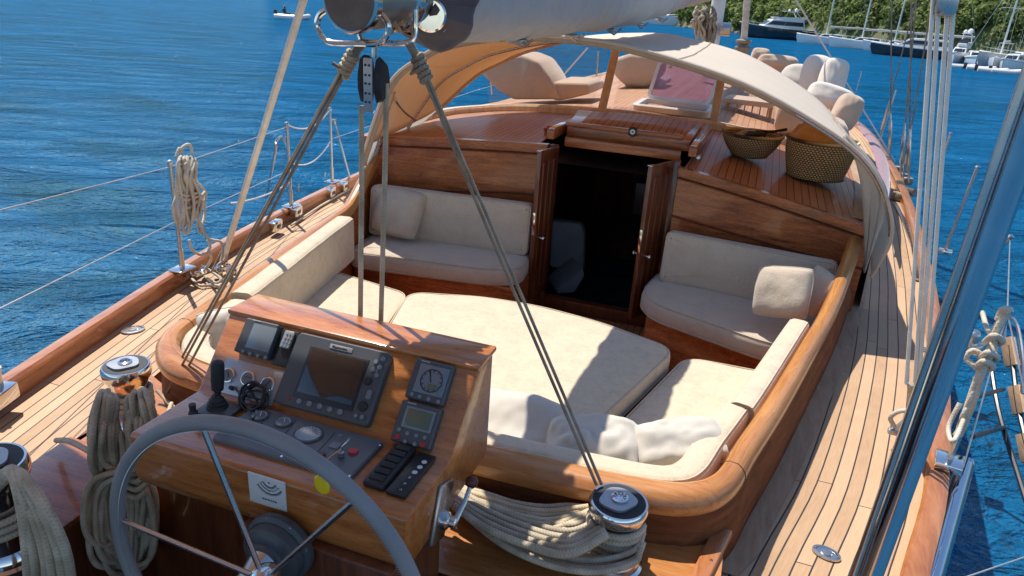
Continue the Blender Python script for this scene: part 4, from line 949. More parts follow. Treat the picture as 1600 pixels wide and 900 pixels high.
f0 = PL(503, 757, VP_+VN*.012, VN); mb = MB(); mb.lathe([(0, 0), (.018, .001), (.021, .006), (.018, .011), (0, .012)], f0+Vector((0, .006, 0)), Matrix((Vector((.86, 0, .3)).normalized(), Vector((-.45, 0, 1.3)), Vector((0, -1, 0)))).transposed(), 24)
tag(mb.build('key_float', M['yellow']), 'yellow foam key float hanging over the console edge', 'key float')
# switch blocks
s1, (c, w_, h, n, d, rot, t) = inst('switch_block', [(622, 700), (650, 709), (601, 772), (564, 760)], 'l', .022, 'black', con, 0, .008)
for k in range(6):
    t_ = (k+.5)/6; o = MB().box(c+Vector((0, (t_-.5)*h*.9, .024)), (w_*.66, h/9, .008), Matrix.Rotation(R(8), 3, 'X'), .003).build('rocker_switch', M['rubber'], s1)
s2, (c, w_, h, n, d, rot, t) = inst('label_block', [(654, 710), (681, 720), (632, 783), (603, 772)], 'l', .014, 'black', con, 0, .004)
for x, y in ((663, 722), (656, 730), (648, 738)): dial('white_label', (x, y), 'l', .0075, 'white', s2, .0142, .0012, seg=18)
for k, (x, y) in enumerate(((640, 746), (633, 755), (627, 764))): text(('II', 'x', '.:.')[k], (x, y), 'l', .013, 'white', s2, .0146)
# inclinometer plate
ip, _ = inst('inclinometer', [(391, 738), (449, 752), (447, 797), (390, 781)], 'v', .005, 'white', con, 0, .002)
ic = PL(420, 752, VP_+VN*.006, VN); ir = Matrix((EX, VD, VN)).transposed(); mb = MB()
for r_, a0, a1, nn in ((.040, -2.62, -.52, 29), (.030, -2.7, -.44, 3), (.019, -2.8, -.34, 17)):
    mb.tube([ic+ir @ Vector((r_*math.cos(a0+(a1-a0)*k/20), r_*math.sin(a0+(a1-a0)*k/20), 0)) for k in range(21)], .0008, 4)
    for k in range(nn): a = a0+(a1-a0)*k/(nn-1); mb.box(ic+ir @ Vector(((r_+.003)*math.cos(a), (r_+.003)*math.sin(a), 0)), (.006 if k % 5 == 0 else .004, .0008, .0006), ir @ Matrix.Rotation(a, 3, 'Z'))
mb.build('scale_marks', M['black'], ip)
text('30 20 10 0 10 20 30', (421, 782), 'v', .0055, 'black', ip, .0062); text('M', (420, 755), 'v', .007, 'black', ip, .0062)
mb = MB()
for x, y in ((395, 743), (444, 756), (443, 791), (394, 779)): mb.lathe([(.003, 0), (0, .002)], PL(x, y, VP_+VN*.005, VN), ir, 8)
mb.build('plate_screw', M['steel'], ip)
# joystick and throttle
j0 = PL(340, 640, LP, LN); j1 = YP(340, 563, j0.y+.01)
js = empty('joystick', j0, 'black joystick lever on a rubber gaiter at the port end of console', 'joystick')
mb = MB(); mb.box(j0+Vector((.01, -.005, .005)), (.11, .09, .01), None, .003); mb.build('base_plate', M['bezel'], js)
mb = MB(); mb.lathe([(.032, .01), (.03, .018), (.026, .02), (.027, .026), (.022, .03), (.022, .036), (.017, .042), (.012, .05)], j0, None, 20); mb.build('gaiter', M['rubber'], js)
ax = (j1-j0); mb = MB(); mb.tube([j0+ax*.25, j0+ax*.38, j0+ax*.42, j0+ax*.6, j0+ax*.9, j0+ax*.97, j0+ax*1.0], [.008, .010, .017, .019, .019, .016, .006], 14); mb.build('handle', M['rubber'], js)
j0 = PL(303, 655, LP, LN); mb = MB(); mb.tube([j0, j0+Vector((0, 0, .025)), j0+Vector((0, 0, .03)), j0+Vector((0, 0, .05))], [.014, .013, .009, .01], 14); tag(mb.build('control_knob', M['rubber']), 'short black control knob beside the joystick', 'knob')
# coiled black cable on gauge plate
mb = MB(); P = []
cc = PL(396, 622, FP+FN*.035, FN); rr = Matrix((EX, FD, FN)).transposed()
for k in range(150):
    a = k*.27; r_ = .040+.008*math.sin(k*.11)+.004*noise.noise(Vector((k*.1, 0, 0))); P.append(cc+rr @ Vector((r_*math.cos(a), r_*.95*math.sin(a)+.006*math.sin(k*.05), .012*math.sin(k*.37)+.01*math.cos(k*.043))))
mb.tube(P, .0035, 6); mb.tube([PL(366, 606, FP+FN*.02, FN), PL(376, 616, FP+FN*.03, FN), P[0]], .0035, 6); mb.tube([P[-1], PL(410, 640, FP+FN*.03, FN), PL(395, 655, LP+LN*.02, LN)], .0035, 6)
tag(mb.build('coiled_cable', M['black']), 'coil of thin black cable hanging in front of the gauge plate', 'cable')
# engine throttle on starboard face of pedestal/console
th = empty('throttle_lever', XP(690, 815, .43), 'chrome side-mounted throttle with dark red ball knob on console side', 'throttle')
p0 = XP(694, 812, .435); mb = MB(); mb.box(XP(690, 800, .427), (.014, .09, .17), Matrix.Rotation(R(-20), 3, 'X'), .006); mb.build('mounting_plate', M['steel'], th)
mb = MB(); mb.lathe([(.026, -.01), (.026, .012), (.016, .018), (.016, .034), (.011, .038), (0, .038)], p0, zrot((1, 0, 0)), 20); mb.build('hub', M['chrome'], th)
kb_ = XP(737, 753, .475); mb = MB(); mb.tube([p0+Vector((.03, 0, 0)), (p0+kb_)/2+Vector((.02, 0, 0)), kb_], [.009, .007, .006], 10); mb.build('lever', M['steel'], th)
mb = MB(); mb.lathe([(0, -.019), (.009, -.017), (.017, -.008), (.019, 0), (.017, .009), (.009, .017), (0, .019)], kb_, None, 16); mb.build('knob', M['redbrown'], th)
# ================================================================== STEERING WHEEL
WC = Vector((.14, 1.04, .34)); WR = .43
wh = empty('helm', WC, 'steering wheel with a grey leather rim and thin steel spokes', 'steering wheel')
mb = MB(); mb.tube([WC+Vector((WR*math.cos(k*math.pi/48), 0, WR*math.sin(k*math.pi/48))) for k in range(96)], .0178, 14, closed=True); rim = mb.build('rim', M['leather'], wh)
mb = MB()
for k in range(420):
    a = k/420*2*math.pi; c = WC+Vector(((WR-.0145)*math.cos(a), -.0112, (WR-.0145)*math.sin(a))); mb.tube([c, c+Vector((-.004*math.sin(a+.5), -.002, .004*math.cos(a+.5)))], .0009, 4)
mb.build('stitching', M['wire'], rim)
hubf = WC+Vector((-.015, .05, 0))
angs = [math.atan2(*( (YP(x, y, 1.04)-WC).z, (YP(x, y, 1.04)-WC).x)) for x, y in ((320, 676), (184, 810), (545, 790))]
for a in angs+[R(-50), R(-130)]:
    e = WC+Vector(((WR-.01)*math.cos(a), 0, (WR-.01)*math.sin(a))); mb = MB(); mb.tube([WC+Vector((0, .01, 0)), e], .0068, 10); mb.build('spoke', M['steel'], wh)
mb = MB(); rt = zrot((0, -1, 0)); mb.lathe([(.02, -.05), (.034, -.03), (.036, .0), (.028, .012), (.014, .018), (0, .019)], WC, rt, 28); mb.build('hub', M['chrome'], wh)
HC = YP(441, 850, 1.21); hs = empty('hub_housing', (HC.x, 1.22, HC.z), 'stepped dark steel hub housing behind the wheel on the pedestal', 'hub housing')
mb = MB(); mb.lathe([(.098, .0), (.098, .018), (.088, .026), (.084, .026), (.082, .05), (.07, .06), (.052, .065), (.05, .075), (.042, .08)], HC, rt, 40); mb.build('housing', M['bezel'], hs)
mb = MB(); mb.lathe([(.042, .078), (.036, .1), (.028, .13), (.026, .17)], HC, rt, 30); mb.build('shaft_cone', M['steel'], hs)
mb = MB()
for k in range(8): a = k*math.pi/4+.3; mb.lathe([(.006, 0), (.005, .004), (0, .004)], Vector((HC.x+.09*math.cos(a), HC.y-.018, HC.z+.09*math.sin(a))), rt, 8)
mb.build('bolts', M['chrome'], hs)
# ================================================================== ROPES
def rope(name, strands, r_, mat, label, cat='rope', group=None, seg=7, parent=None):
    mb = MB()
    for s in strands: mb.tube(spline(s, 5), r_, seg)
    o = mb.build(name, M[mat], parent, smooth=80)
    return tag(o, label, cat, group) if parent is None else o
rnd = random.Random(4)
# ---- winches
def winch(c, rad, h, label, grp='chrome sheet winches'):
    root = empty('sheet_winch', c, label, 'winch', grp)
    mb = MB(); mb.lathe([(rad*1.12, 0), (rad*1.12, .012), (rad*1.02, .02), (rad*.98, .045), (rad*.84, .06)], c, None, 40); mb.build('base', M['chrome'], root)
    mb = MB(); mb.lathe([(rad*.86, .055), (rad*.78, h*.45), (rad*.76, h*.62), (rad*.88, h*.80), (rad*.98, h*.84)], c, None, 40); mb.build('drum', M['chrome'], root)
    mb = MB(); mb.lathe([(rad*.98, h*.82), (rad*1.04, h*.88), (rad*1.04, h*.96), (rad*.98, h), (rad*.92, h)], c, None, 48); mb.build('top_ring', M['chrome'], root)
    mb = MB(); mb.lathe([(rad*.93, h*.995), (rad*.9, h*1.005), (0, h*1.012)], c, None, 40); mb.build('self_tailer', M['rubber'], root)
    P = round_poly([Vector(q) for q in ((-rad*.75, -rad*.55), (rad*.2, -rad*.78), (rad*.78, rad*.1), (rad*.1, rad*.7), (-rad*.55, rad*.5))], rad*.35)
    mb = MB(); z = c[2]+h*1.01; mb.hexa([(c[0]+q.x*.92, c[1]+q.y*.92, z) for q in P], [(c[0]+q.x*.92, c[1]+q.y*.92, z+.008) for q in P]); pl_ = mb.build('cap_plate', M['alu'], root)
    mb = MB(); mb.lathe([(rad*.3, 0), (rad*.3, .006), (rad*.22, .008), (rad*.2, .002), (0, .002)], (c[0], c[1], z+.008), None, 24)
    for k in range(8): a = k*math.pi/4; mb.box((c[0]+rad*.18*math.cos(a), c[1]+rad*.18*math.sin(a), z+.013), (rad*.08, .004, .006), Matrix.Rotation(a, 3, 'Z'))
    mb.build('socket', M['chrome'], pl_)
    return root
wl = Z(196, 570, .30); wl.z = .03; winch(wl, .083, .27, 'upright chrome winch on port coaming wrapped with hanging rope hank')
wr = Z(967, 787, .24); wr.z = .01; winch(wr, .09, .24, 'chrome winch near the starboard aft corner with rope coiled low around it')
wn_ = Z(-22, 722, .36); wn_.z = .03; winch(wn_, .098, .33, 'chrome winch cut off by the left edge of the photo')
def wraps(c, rad, z0, z1, turns, r_):
    n = int(turns*20); return [Vector((c.x+(rad)*math.cos(k/20*2*math.pi), c.y+rad*math.sin(k/20*2*math.pi), z0+(z1-z0)*k/n)) for k in range(n+1)]
def hank(px_top, px_bot, depthY, n, spread_t, spread_b, name, label, mat, r_, jig=6, dd=.05, seed=1, extra=[], f=None, sub=None):
    rr = random.Random(seed); mb = MB(); f = f or (lambda x, y, off: YP(x, y, depthY-off))
    for k in range(n):
        xt = px_top[0]+rr.uniform(-1, 1)*spread_t; yt = px_top[1]+rr.uniform(-8, 8); xb = px_bot[0]+rr.uniform(-1, 1)*spread_b; yb_ = px_bot[1]+rr.uniform(-32, 12); wdt = rr.uniform(.25, .8)*spread_b*1.1
        off = rr.uniform(0, dd); s = rr.choice((-1, 1))
        pts = [f(xt-4, yt, off-.01), f(xt-7, yt+5, off+.01), f(xt-wdt*.45+rr.uniform(-jig, jig), yt+(yb_-yt)*.3, off), f(xb-wdt*.75+rr.uniform(-jig, jig), yt+(yb_-yt)*.68, off), f(xb-wdt*.5, yb_-6, off), f(xb, yb_+4, off+.012), f(xb+wdt*.5, yb_-8, off+.01), f(xb+wdt*.7+rr.uniform(-jig, jig), yt+(yb_-yt)*.64, off+.02*s), f(xt+wdt*.5+rr.uniform(-jig, jig), yt+(yb_-yt)*.28, off+.02), f(xt+7, yt+5, off+.01), f(xt+4, yt, off-.01)]
        mb.tube(spline(pts, 6), r_, 7)
    for e in extra: mb.tube(spline(e, 6), r_, 7)
    return tag(mb.build(name, M[mat], smooth=80), label, 'rope', 'hanks of sheet rope')
def winch_hank(cx, topz_px, ybot, xl, xr, Y0, n, r_, seed, label, extra, gap=.2, ymid=None):
    """loops leaving the drum on either side and hanging down to one bundle"""
    rr = random.Random(seed); mb = MB()
    for k in range(n):
        s = -1 if k % 2 else 1; u = gap+(1-gap)*rr.random(); off = rr.uniform(0, .07); half = (xr-xl)/2; xc = (xl+xr)/2
        x0 = cx+s*u*half*.75; yb_ = ybot+rr.uniform(-45, 14); xb = xc+rr.uniform(-.5, .5)*half
        w_ = rr.uniform(.25, .6)*half
        def fx(x, y, o):
            q = YP(x, y, Y0-o)
            return XP(x, y, -.745+o*.6) if q.x < -.745+o*.6 and y > 655 else q
        P = [YP(cx+s*half*.55, topz_px+rr.uniform(-4, 26), Y0+.10), fx(x0, topz_px+10+rr.uniform(-6, 20), off-.01), fx(cx+s*u*half*.98, topz_px+58, off+.01), fx(cx+s*u*half*.9+rr.uniform(-5, 5), topz_px+120, off+.012), fx(xb+s*w_*.9+rr.uniform(-6, 6), (topz_px+yb_)/2+30, off), fx(xb+s*w_*.9, yb_-35, off), fx(xb+s*w_*.4, yb_-2, off+.008), fx(xb-s*w_*.5, yb_-4, off+.008), fx(xb-s*w_*.9, yb_-40, off+.01), fx(xb-s*w_*.6+rr.uniform(-6, 6), (topz_px+yb_)/2+20, off+.02), fx(cx+s*u*half*.55+rr.uniform(-6, 6), topz_px+112, off+.03), fx(cx+s*u*half*.6, topz_px+50, off+.02), YP(cx+s*half*.35, topz_px+rr.uniform(0, 26), Y0+.06)]
        mb.tube(spline(P, 6), r_, 8)
    for e in extra: mb.tube(spline(e, 6), r_, 8)
    return tag(mb.build('rope_hank', M['ropeg'], smooth=80), label, 'rope', 'hanks of sheet rope')
ex_ = [wraps(wl, .072, .12, .20, 3.4, .0105), [YP(88, 688, 1.52), YP(110, 690, 1.45), YP(150, 712, 1.40), YP(185, 738, 1.40), YP(230, 765, 1.41)], [YP(150, 640, 1.46), YP(142, 690, 1.42), YP(170, 735, 1.40), YP(200, 790, 1.40)],
       [YP(190, 742, 1.385), YP(212, 752, 1.38), YP(230, 740, 1.39)], [YP(192, 755, 1.385), YP(213, 765, 1.38), YP(231, 753, 1.39)], [YP(190, 768, 1.385), YP(214, 777, 1.38), YP(230, 765, 1.39)], [YP(168, 610, 1.5), YP(178, 650, 1.42), YP(192, 700, 1.39), YP(188, 760, 1.39), YP(180, 800, 1.40)]]
winch_hank(190, 612, 886, 130, 244, 1.49, 38, .0100, 5, 'thick grey-tan rope hank hanging from the upright port winch', ex_)
ex_ = [wraps(wn_, .086, .13, .21, 3.2, .011), [YP(-10, 770, .98), YP(25, 745, .96), YP(60, 760, .94), YP(85, 800, .93), YP(108, 870, .92), YP(118, 960, .92)], [YP(-10, 790, .98), YP(20, 755, .95), YP(45, 770, .93), YP(70, 830, .92), YP(90, 960, .92)]]
mb = MB(); rr = random.Random(14)
for k in range(11):
    t = k/10; mb.tube(spline([YP(-10+t*10, 752+rr.uniform(-10, 14), 1.02), YP(14+t*12, 730+rr.uniform(0, 12), 1.0), YP(26+t*22, 762+rr.uniform(-6, 6), .97-.03*rr.random()), YP(36+t*48, 815, .95-.03*rr.random()), YP(44+t*64+rr.uniform(-3, 3), 880, .94-.03*rr.random()), YP(48+t*70, 980, .94)], 6), .0115, 8)
for e in ex_[:1]: mb.tube(spline(e, 5), .0115, 8)
tag(mb.build('rope_hank', M['ropeg'], smooth=80), 'grey-tan rope hank draped over the winch at the left photo edge', 'rope', 'hanks of sheet rope')
# starboard winch rope: wraps plus long loops lying to port
mb = MB(); mb.tube(wraps(wr, .083, .05, .185, 6, .012), .0125, 8)
rr = random.Random(12)
for k in range(17):
    t = k/16; z = .03+.13*rr.random()*.9+.01
    y0 = 812+t*70; P = [Z(1006-rr.random()*8, 822+t*34, z+.02), Z(990, 852+t*28, z), Z(930, 868+t*26, z), Z(860, 858+t*26, z), Z(790, 822+t*32, z), Z(735, 786+t*26, z), Z(702-rr.random()*12, 758+t*20, z+.02)]
    mb.tube(spline(P, 7), .0095, 7)
for k in range(7):
    z = .07+.02*k; P = [Z(930+k*3, 800+k*6, z+.05), Z(890, 812+k*9, z+.03), Z(830, 800+k*9, z), Z(760, 772+k*9, z), Z(708, 748+k*7, z)]
    mb.tube(spline(P, 7), .0118, 7)
tag(mb.build('rope_hank', M['ropeg'], smooth=80), 'grey-tan rope wound round starboard winch and looped along the aft deck', 'rope', 'hanks of sheet rope')
mb = MB()
for k in range(7):
    z = .09+.02*rr.random(); P = [Z(925, 792+k*2+rr.uniform(-4, 4), z+.03), Z(885, 790+k*6, z+.01), Z(850, 792+k*7, z), Z(805, 786+k*6, z), Z(760, 772+k*5, z), Z(715, 760+k*4, z)]
    mb.tube(spline(P, 7), .0105, 7)
tag(mb.build('rope_hank', M['ropec'], smooth=80), 'bright cream rope bundle lying beside the starboard winch', 'rope', 'hanks of sheet rope')
rope('sheet_rope', [[Z(905, 792, .05), Z(820, 766, .04), Z(748, 742, .03), Z(700, 728, .03)], [Z(905, 800, .06), Z(830, 776, .04), Z(750, 752, .03), Z(700, 742, .03)]], .008, 'roped', 'pair of thin lines running across the aft deck from the starboard winch')
# line and cleat beside the port winch
rope('knotted_line', [[Z(245, 610, .06), Z(262, 628, .03), Z(275, 640, .05), Z(262, 648, .03), Z(268, 630, .06), Z(258, 660, .03)], [Z(240, 640, .03), Z(225, 655, .03), Z(232, 668, .05), Z(262, 655, .03)]], .008, 'ropec', 'cream knotted line on deck between winch and joystick')
mb = MB(); c = Z(290, 622, .02); mb.box(c, (.07, .04, .02), Matrix.Rotation(.3, 3, 'Z'), .006); mb.tube([c+Vector((-.05, 0, .03)), c+Vector((.05, .015, .03))], .009, 8); mb.tube([c, c+Vector((0, 0, .03))], .01, 8); mb.tube([Z(265, 612, .02), Z(265, 612, .05), Z(272, 606, .05)], .008, 8)
tag(mb.build('deck_cleat', M['chrome']), 'small steel cleat and eye on the deck by the port coaming corner', 'cleat')
# ================================================================== BOOM AND SHEETS
bo = empty('boom', (-.1, 1.87, 1.62), 'grey boom running forward overhead with polished fittings and a flat brown end cap', 'boom')
BA, BB = Vector((-.10, 1.87, 1.628)), Vector((.21, 11, 1.97)); bd = (BB-BA).normalized(); br = zrot(bd)
def bp(t, x=0, z=0): return BA+(BB-BA)*t+Vector((x, 0, z))
mb = MB(); mb.tube([BA+bd*.01, BB], .084, 36); mb.build('spar', M['boomm'], bo)
mb = MB(); mb.lathe([(0, -.004), (.078, -.004), (.086, .002), (.088, .01)], BA, br, 40); mb.build('end_cap', M['capm'], bo)
mb = MB(); mb.lathe([(.086, .0), (.0925, .004), (.0925, .03), (.086, .034)], BA, br, 40)
mb.build('end_ring', M['chrome'], bo)
c = YP(672, 24, 2.24); rq = zrot(CAM-c); mb = MB(); mb.lathe([(0, .02), (.045, .02), (.048, .016)], c, rq, 36); dsc = mb.build('outhaul_disc', M['cover'], bo); mb = MB(); mb.lathe([(.046, -.02), (.053, -.01), (.053, .018), (.046, .026)], c, rq, 36); mb.build('disc_ring', M['chrome'], dsc)
# bail: two bent rods under the boom
mb = MB(); pts = [YP(x, y, Y_) for x, y, Y_ in ((512, 14, 1.90), (499, 24, 1.90), (496, 42, 1.90), (505, 60, 1.90), (520, 67, 1.90), (560, 68, 1.91), (590, 68, 1.91), (603, 58, 1.92), (607, 40, 1.92), (598, 24, 1.92), (588, 18, 1.92))]
mb.tube(spline(pts, 4), .0088, 10); mb.build('bail', M['chrome'], bo)
mb = MB(); pts = [YP(x, y, Y_) for x, y, Y_ in ((560, 50, 1.98), (566, 64, 1.98), (590, 67, 2.0), (630, 68, 2.03), (645, 62, 2.05), (649, 48, 2.06), (649, 15, 2.06))]
mb.tube(spline(pts, 4), .0088, 10); mb.build('bail', M['chrome'], bo)
c = bp(.045); mb = MB(); mb.lathe([(.084, 0), (.098, .006), (.1, .03), (.096, .05), (.084, .055)], BA+bd*.24, br, 40); mb.build('collar', M['chrome'], bo)
mb = MB()
for k in range(3): mb.tube([BA+bd*(.1+.04*k)+Vector((.06, 0, -.05)), BA+bd*(.2+.05*k)+Vector((.02, 0, -.092)), BA+bd*(.3+.05*k)+Vector((-.04, 0, -.085))], .009, 6)
mb.build('outhaul_line', M['roped'], bo)
# sail cover
sc_ = [(2.30, .115, .10, 1.665), (2.38, .135, .125, 1.675), (2.6, .15, .14, 1.69), (3.0, .175, .165, 1.71), (3.6, .195, .185, 1.735), (4.4, .205, .19, 1.76), (5.5, .205, .19, 1.80), (7, .19, .18, 1.86), (8.5, .17, .17, 1.93), (10, .15, .15, 2.0), (10.7, .12, .13, 2.04)]
P = []
for i in range(200):
    y = 2.30+(10.7-2.30)*(i/199)**1.4; rx = interp([(a, b) for a, b, c_, d_ in sc_], y); rz = interp([(a, c_) for a, b, c_, d_ in sc_], y); zc = interp([(a, d_) for a, b, c_, d_ in sc_], y)-.045*max(0, min(1, (7.5-y)/2))
    x0 = BA.x+(BB.x-BA.x)*(y-1.87)/9.13; row = []
    tie = .012*math.exp(-((y % .85-.42)/.05)**2)
    for k in range(33):
        a = 2*math.pi*k/32; kk = k % 32; aa = 2*math.pi*kk/32
        q = 1+.07*noise.noise(Vector((math.cos(aa)*1.5, math.sin(aa)*1.5, y*2.2)))+.11*(.4-abs(noise.noise(Vector((math.cos(aa)*1.8+y*1.5, math.sin(aa)*1.8, y*5)))))+.03*noise.noise(Vector((math.cos(aa)*6, math.sin(aa)*6, y*14)))-tie/.14
        row.append(Vector((x0+rx*q*math.cos(a), y, zc+rz*q*math.sin(a))))
    P.append(row)
mb = MB(); mb.grid(P)
sail = mb.build('sail_cover', M['canvas_grey'], smooth=70); tag(sail, 'long grey canvas sail cover lashed along the top of the boom', 'sail cover')
P = []
for i in range(12):
    t = i/11; row = []
    for k in range(33):
        a = 2*math.pi*(k % 32)/32; r_ = (.075+.088*t)*(1+.14*noise.noise(Vector((math.cos(a)*2.4, math.sin(a)*2.4, t*2))))
        row.append(Vector((-.075+r_*math.cos(a)*1.0, 2.22+.16*t+.02*math.sin(a*5), 1.63+r_*.95*math.sin(a))))
    P.append(row)
mb = MB(); mb.grid(P); mb.build('cover_end', M['canvas_dark'], sail, solid=.012)
mb = MB()
for y in (3.15, 4.0, 4.85, 5.7, 6.55):
    zc = interp([(a, d_) for a, b, c_, d_ in sc_], y)-.045; rx = interp([(a, b) for a, b, c_, d_ in sc_], y); x0 = BA.x+(BB.x-BA.x)*(y-1.87)/9.13
    mb = MB(); mb.box((x0+.03, y, zc-rx*.99), (.07, .09, .02), None, .006); mb.tube([(x0+.0, y, zc-rx*1.0), (x0+.05, y+.01, zc-rx*1.13), (x0+.10, y, zc-rx*.92)], .006, 6); mb.build('tie_fitting', M['steel'], sail)
# mainsheet legs, dark doubled lines
K1, K2, K3 = YP(548, 92, 1.93), YP(655, 97, 1.96), YP(585, 75, 1.92)
def knot(name, c, ax, r_, mat, label, n=5, L=.08):
    ax = Vector(ax).normalized(); q = zrot(ax); P = [c+q @ Vector((.016*math.cos(k*.6), .016*math.sin(k*.6), L*(k/(n*10.5)-.5))) for k in range(int(n*10.5))]
    return P
for nm, top, bots, lab, seed in (('a', K1, [(262, 612), (272, 614)], 'dark doubled line from the boom down to the port side deck', 1), ('b', K2, [(932, 758), (940, 757)], 'dark doubled line from the boom down to the starboard winch', 2)):
    mb = MB()
    for i, (x, y) in enumerate(bots):
        b = Z(x, y, .05 if nm == 'a' else .26); o = Vector((.011*(i-.5), .0, 0)); mb.tube([top+o, top.lerp(b, .5)+o, b], .0052, 7)
    if nm == 'a': mb.tube([top+Vector((-.01, 0, 0)), Z(268, 600, .05)+Vector((-.02, 0, 0))], .005, 6)
    b = Z(bots[0][0], bots[0][1], .05); kn = MB(); kn.tube(knot('k', top+(b-top).normalized()*.02, b-top, .008, '', ''), .0085, 6); mb.tube([top, YP(*((568, 66) if nm == 'a' else (640, 68)), 1.95)], .013, 7)
    t_ = top+Vector((-.02, -.01, -.035)); mb.tube([top, t_, t_+Vector((-.03 if nm == 'a' else .035, -.01, .02))], .006, 6)
    g_ = tag(mb.build('boom_guy', M['roped'], smooth=80), lab, 'rope', 'dark lines holding the boom'); kn.build('hitch', M['ropec' if nm == 'a' else 'roped'], g_, smooth=80)
blk = empty('pulley_block', K3, 'black and steel double pulley block hanging under the boom end', 'pulley block')
cb_ = YP(585, 128, 1.92); S_ = 1/CF*1.95
mb = MB()
for s in (-1, 1):
    P = [Vector(q) for q in ((-.0, .075), (.022, .065), (.036, .02), (.036, -.02), (.02, -.06), (-.02, -.06), (-.036, -.02), (-.036, .02), (-.022, .065))]
    x = .0265*s; mb = MB(); mb.hexa([cb_+Vector((x-.0105, q.x, q.y)) for q in P], [cb_+Vector((x+.0105, q.x*.8, q.y*.75)) if s > 0 else cb_+Vector((x+.0105, q.x, q.y)) for q in P] if s > 0 else [cb_+Vector((x+.0105, q.x, q.y)) for q in P], .003); mb.build('cheek', M['rubber'], blk)
mb = MB(); mb.hexa([cb_+Vector((-.0145, -.04, -.085)), cb_+Vector((.0145, -.04, -.085)), cb_+Vector((.0145, -.04, .07)), cb_+Vector((-.0145, -.04, .07))], [cb_+Vector((-.0145, -.034, -.085)), cb_+Vector((.0145, -.034, -.085)), cb_+Vector((.0145, -.034, .07)), cb_+Vector((-.0145, -.034, .07))], .002); fp = mb.build('steel_strap', M['alu'], blk)
mb = MB()
for z in (.05, .022, -.002, -.03, -.055):
    for x in (-.0065, .0065): mb.lathe([(.0036, 0), (.0036, .0012), (0, .0012)], cb_+Vector((x, -.0405, z)), zrot((0, -1, 0)), 12)
mb.build('rivet_hole', M['black'], fp)
mb = MB()
mb.tube([cb_+Vector((0, 0, .07)), K3+Vector((0, 0, .0)), YP(582, 66, 1.93)], .008, 8); mb.build('shackle', M['steel'], blk)
ropeA = [YP(565, 165, 1.92), YP(565, 300, 1.9), YP(563, 505, 1.87), Vector((-.07, 1.86, .02))]; ropeB = [YP(604, 130, 1.93), YP(602, 250, 1.92), YP(595, 508, 1.9), Vector((.02, 1.88, .02))]
mb = MB(); mb.tube(ropeA, .0085, 8); mb.tube(ropeB, .0085, 8); tag(mb.build('mainsheet', M['ropeg'], smooth=80), 'grey-tan mainsheet falls dropping straight down behind the console', 'rope')
# ================================================================== MAST AND STANDING RIGGING
mast = empty('mast', (.21, 11.1, .85), 'pale mast forward with brown rope hanks on it, mostly hidden by the boom', 'mast')
mb = MB(); mb.tube([(.21, 11.15, .8), (.21, 11.15, 14)], .1, 24); mb.build('spar', M['gel'], mast)
mb = MB(); mb.lathe([(.09, -.06), (.09, .06), (.06, .07)], (.38, 11.0, 1.5), zrot((1, 0, 0)), 20); mb.build('winch', M['steel'], mast)
rr = random.Random(3)
for k, px in enumerate((1093, 1110)):
    f = lambda x, y, off: YP(x, y, 10.6-off*3)
    hank((px, 17), (px, 60), 10.6, 9, 3, 8, 'rope_hank', ('grey rope hank hanging at the mast, left of the brown one', 'brown rope hank hanging at the mast, right of the grey one')[k], ('ropeg', 'roped')[k], .018, jig=1, seed=k+40, f=lambda x, y, off: YP(x, 60-(60-y)*.98 if y > 20 else y, 10.6-off*2))
fs_ = empty('furled_staysail', (0, 0, 0), 'rope-laced furled stay rising from a drum beyond the dodger', 'furled stay')
a, b = YP(1162, 66, 13), YP(1171, -40, 13); d_ = (b-a); mb = MB(); mb.tube([a, a+d_*12], .055, 14); mb.build('furled_sail', M['ropew'], fs_)
mb = MB(); mb.lathe([(.1, -.06), (.13, 0), (.13, .04), (.07, .08), (.13, .12), (.13, .15), (.06, .17)], a-Vector((0, 0, .12)), None, 20); mb.build('furling_drum', M['roped'], fs_)
for k, (x, y) in enumerate(((1137, 42), (1146, 44))): pass
def Zd(x, y, z): return Z(x, y, z+DZ)
# ================================================================== RAILS AND DECK EDGE FITTINGS
def stanchion(base, h, label, r_=.0125, plate=True, tilt=(0, 0)):
    root = empty('stanchion', base, label, 'stanchion', 'steel guard rail stanchions'); b = Vector(base); t = b+Vector((tilt[0], tilt[1], h))
    mb = MB(); mb.tube([b, b.lerp(t, .2)], r_*1.35, 12); mb.tube([b.lerp(t, .19), t], r_, 12); mb.lathe([(r_*1.3, 0), (r_*1.5, .012), (r_*1.0, .022), (0, .026)], t-Vector((0, 0, .004)), None, 12); mb.build('tube', M['steel'], root)
    if plate: mb = MB(); mb.box(b+Vector((0, 0, .006)), (.10, .13, .012), None, .004); mb.build('base_plate', M['chrome'], root)
    return b, t
b1, t1 = stanchion(Zd(285, 421, .115), .66, 'port stanchion with a big rope coil hanging just forward of it')
b2, t2 = stanchion(Zd(455, 322, .115), .66, 'port gate stanchion with a bent rail and white chain, aft one of the gate')
b3, t3 = stanchion(Zd(519, 284, .115), .66, 'port gate stanchion at the forward end of white chain')
mb = MB(); a = Zd(424, 308, .10)+Vector((-.05, 0, 0)); tp = YP(431, 222, b2.y-.05); mb.tube(spline([a, tp-Vector((0, .01, .06)), tp, YP(441, 214, b2.y), b2.lerp(t2, .72)], 5), .012, 10); tag(mb.build('gate_brace', M['steel']), 'bent steel brace against the aft gate stanchion', 'brace')
mb = MB(); a = Zd(546, 277, .11); tp = YP(524, 190, b3.y+.25); mb.tube(spline([a, tp-Vector((0, 0, .03)), tp+Vector((0, 0, .01)), YP(516, 189, b3.y+.1), b3.lerp(t3, .85)], 5), .012, 10); tag(mb.build('gate_brace', M['steel']), 'slanting steel brace forward of the gate', 'brace')
